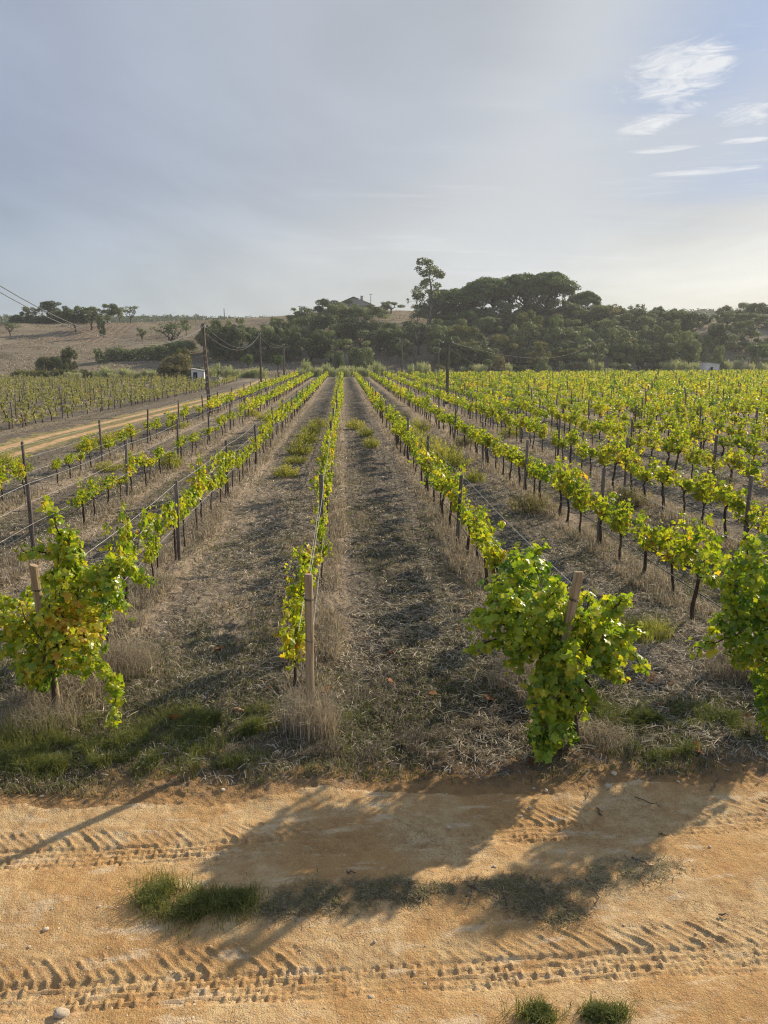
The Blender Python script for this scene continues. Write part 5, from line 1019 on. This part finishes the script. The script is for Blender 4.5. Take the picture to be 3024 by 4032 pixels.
for x, y, px, lab in [(2392, 3105, 40, 'largest pale stone at the road edge below the bushy green vine'), (2415, 3068, 30, 'pinkish pale stone just behind the largest roadside stone'), (2150, 3112, 24, 'pale stone left of the largest roadside stone'), (2088, 3170, 22, 'pale stone at the road edge left of the others'), (1948, 3402, 18, 'grey stone alone between the wheel tracks'), (2795, 3325, 18, 'pale stone in the shade at the right of the road'), (240, 3968, 52, 'brown half buried stone at the lower left of the road'), (112, 3718, 20, 'pale pebble on the road at lower left'), (1475, 3690, 20, 'white chip on the road below the dry turf'), (180, 3652, 22, 'flat tan stone on the road left of the green tuft'), (1768, 3240, 26, 'tan stone in the far wheel track'), (650, 2460, 26, 'pale stone between the rows left of centre'), (828, 2590, 24, 'whitish flat stone nearer between the rows left of centre'), (2670, 3078, 20, 'pale stone at the road edge farther right'), (165, 3142, 20, 'pale stone at the road edge below the left end post'), (878, 3108, 20, 'pale stone at the road edge left of the central post')]:
    put_stone(x, y, px, lab, 'pale stones')
for i in range(46):
    x, y = (random.uniform(1150, 2950), random.gauss(3060, 55)) if i < 24 else (random.uniform(900, 2200), random.uniform(2050, 2950)); put_stone(x, y, random.uniform(9, 18), 'small pale stone lying among the stubble between rows and road', 'small stones in the stubble')
X, Y, r = scatter(5200, 3.2, 14, 95, 1.0); k = r.uniform(0, 1, len(X)) < np.clip((fbm(X * 1.4, Y * 2, 96, 3) - .3) * 3, .15, 1); X, Y = X[k], Y[k]; P = gpt(X, Y); parts = []
s = r.lognormal(-5.5, .42, len(X)); ii = r.integers(0, 5, len(X)); ca = r.uniform(0, 6.28, len(X))
V0, F0 = STV[0]; bm = None
for j in range(5):
    q = np.where(ii == j)[0]; Vj, Fj = STV[j]; c_, s_ = np.cos(ca[q])[:, None], np.sin(ca[q])[:, None]
    W = np.stack([Vj[None, :, 0] * c_ - Vj[None, :, 1] * s_, Vj[None, :, 0] * s_ + Vj[None, :, 1] * c_, np.broadcast_to(Vj[None, :, 2], (len(q), len(Vj)))], -1) * s[q][:, None, None] + P[q][:, None, :]
    parts.append((W.reshape(-1, 3), (Fj[None] + (np.arange(len(q)) * len(Vj))[:, None, None]).reshape(-1, 3), .5, 0))
tag(obj('gravel', mesh_np('gravel', parts, M['stone'], True)), 'fine loose gravel strewn over the road and headland', 'gravel', kind='stuff')
def twig(pts, rad, lab, grp='twigs on the road'):
    rad *= .75
    Q = np.array([onground(*p) for p in pts]); Q[:, 2] = ground_z(Q[:, 0], Q[:, 1]) + rad * 1.1 + .006; t = np.linspace(0, len(Q) - 1, 7); P = np.stack([np.interp(t, range(len(Q)), Q[:, i]) for i in range(3)], 1); P[1:-1] += np.random.default_rng(int(pts[0][0])).normal(0, .006, (5, 3)); P[:, 2] = np.maximum(P[:, 2], ground_z(P[:, 0], P[:, 1]) + rad)
    tag(obj('twig', mesh_np('twig', tparts(P, np.linspace(rad, rad * .6, 7), 6), M['twig'], True)), lab, 'twig', grp)
for pts, rad, lab in [([(2488, 3370), (2575, 3412)], .011, 'dark straight twig lying in the shade at right of the road'), ([(2305, 3462), (2360, 3530), (2340, 3555)], .008, 'bent twig left of the shaded turf patch'), ([(1880, 3455), (1845, 3560)], .010, 'upright twig of the crossed pair on the road'), ([(1840, 3490), (1960, 3535)], .008, 'lying twig of the crossed pair on the road'), ([(1965, 3465), (2000, 3570)], .007, 'thin twig right of the crossed pair'), ([(1610, 3480), (1605, 3550)], .009, 'short twig in the dark dry turf strip'), ([(2090, 3450), (2160, 3530)], .006, 'thin grey twig on the road right of the crossed pair'), ([(1365, 3438), (1400, 3442)], .010, 'stubby twig right of the green tuft'), ([(2310, 3140), (2315, 3110)], .006, 'short upright twig by the largest roadside stone'), ([(2350, 3170), (2372, 3195)], .010, 'stubby twig on the road edge below the largest stone'), ([(2800, 3110), (2830, 3075)], .010, 'forked twig at the road edge at right'), ([(2500, 3130), (2600, 3165)], .007, 'twig in the litter right of the largest stone'), ([(2830, 3590), (2870, 3592)], .008, 'short dark twig near the right photo edge'), ([(2595, 3262), (2625, 3275)], .008, 'dark stub in the far wheel track at right'), ([(480, 2960), (545, 2890)], .006, 'pale twig in the green grass left of centre'), ([(870, 2820), (905, 2740), (890, 2700)], .007, 'pale bent twig before the central row'), ([(1010, 2840), (1055, 2790)], .006, 'straight pale twig left of the central post'), ([(2540, 3010), (2700, 2990), (2780, 2930), (2760, 2850)], .006, 'long curved vine cutting on the grass at right')]:
    twig(pts, rad, lab)
r = np.random.default_rng(66)
def leaf_mesh(seed):
    rr = np.random.default_rng(seed); V, F, k = leaves(np.zeros((1, 3)), np.array([[0, 0, 1.0]]), np.array([1.0]), 0, True, rr); return mesh_np('fallen leaf', [(V, F, .5, 0)], M['fallen'])
FL = [leaf_mesh(700 + i) for i in range(5)]
spots = [(1930, 2760), (1945, 2790), (2020, 2830), (2110, 2850), (2095, 2870), (1700, 2755), (2120, 2080 + 790), (1065, 2730), (1075, 2745), (960, 2810), (1280, 2745), (1270, 2760), (1140, 2700), (1090, 2865), (2620, 2780), (2650, 2800), (2600, 2785), (2460, 2690), (2560, 2690), (2575, 2685), (2635, 2705), (2950, 2825), (2990, 2830), (2450, 2850), (2760, 2990), (2390, 2940), (300, 2780), (270, 2770), (330, 2770), (1700, 2090), (1540, 2695), (1545, 2580), (1850, 2370), (1815, 2495), (2500, 2375), (870, 2560), (690, 2850), (1985, 2720), (2085, 3000), (2740, 2960)]
for i, (x, y) in enumerate(spots):
    p = onground(x, y); o = obj('fallen_leaf', FL[i % 5], None, (p[0], p[1], zg(p[0], p[1]) + .03)); s = r.uniform(.08, .135); o.scale = (s,) * 3; o.rotation_euler = (r.normal(0, .5), r.normal(0, .5), r.uniform(0, 6.28)); tag(o, 'curled fallen vine leaf, orange to tan, lying on the ground near the row ends', 'leaf', 'fallen vine leaves')

sc.render.engine = 'CYCLES'
sc.cycles.max_bounces = 6; sc.cycles.transparent_max_bounces = 4; sc.cycles.transmission_bounces = 4
sc.cycles.use_denoising = True; sc.cycles.denoiser = 'OPENIMAGEDENOISE'; sc.cycles.denoising_input_passes = 'RGB_ALBEDO_NORMAL'; sc.cycles.denoising_prefilter = 'NONE'; sc.cycles.filter_width = 1.15
# ------------------------------------------------------------------ the air
def haze():
    m = bpy.data.materials.new('haze'); m.use_nodes = True; nt = m.node_tree; nt.nodes.remove(nt.nodes['Principled BSDF'])
    v = nt.nodes.new('ShaderNodeVolumePrincipled'); v.inputs['Color'].default_value = (0.86, 0.89, 0.92, 1); v.inputs['Density'].default_value = 0.00033; v.inputs['Anisotropy'].default_value = 0.3
    nt.links.new(v.outputs[0], nt.nodes['Material Output'].inputs['Volume'])
    o = obj('haze', mesh_np('haze', [boxp(-760, 960, -42, 720, -4, 36)], m)); tag(o, kind='stuff'); tag(o, 'thin pale haze lying over the whole valley', 'haze')
haze()
sc.cycles.volume_bounces = 0
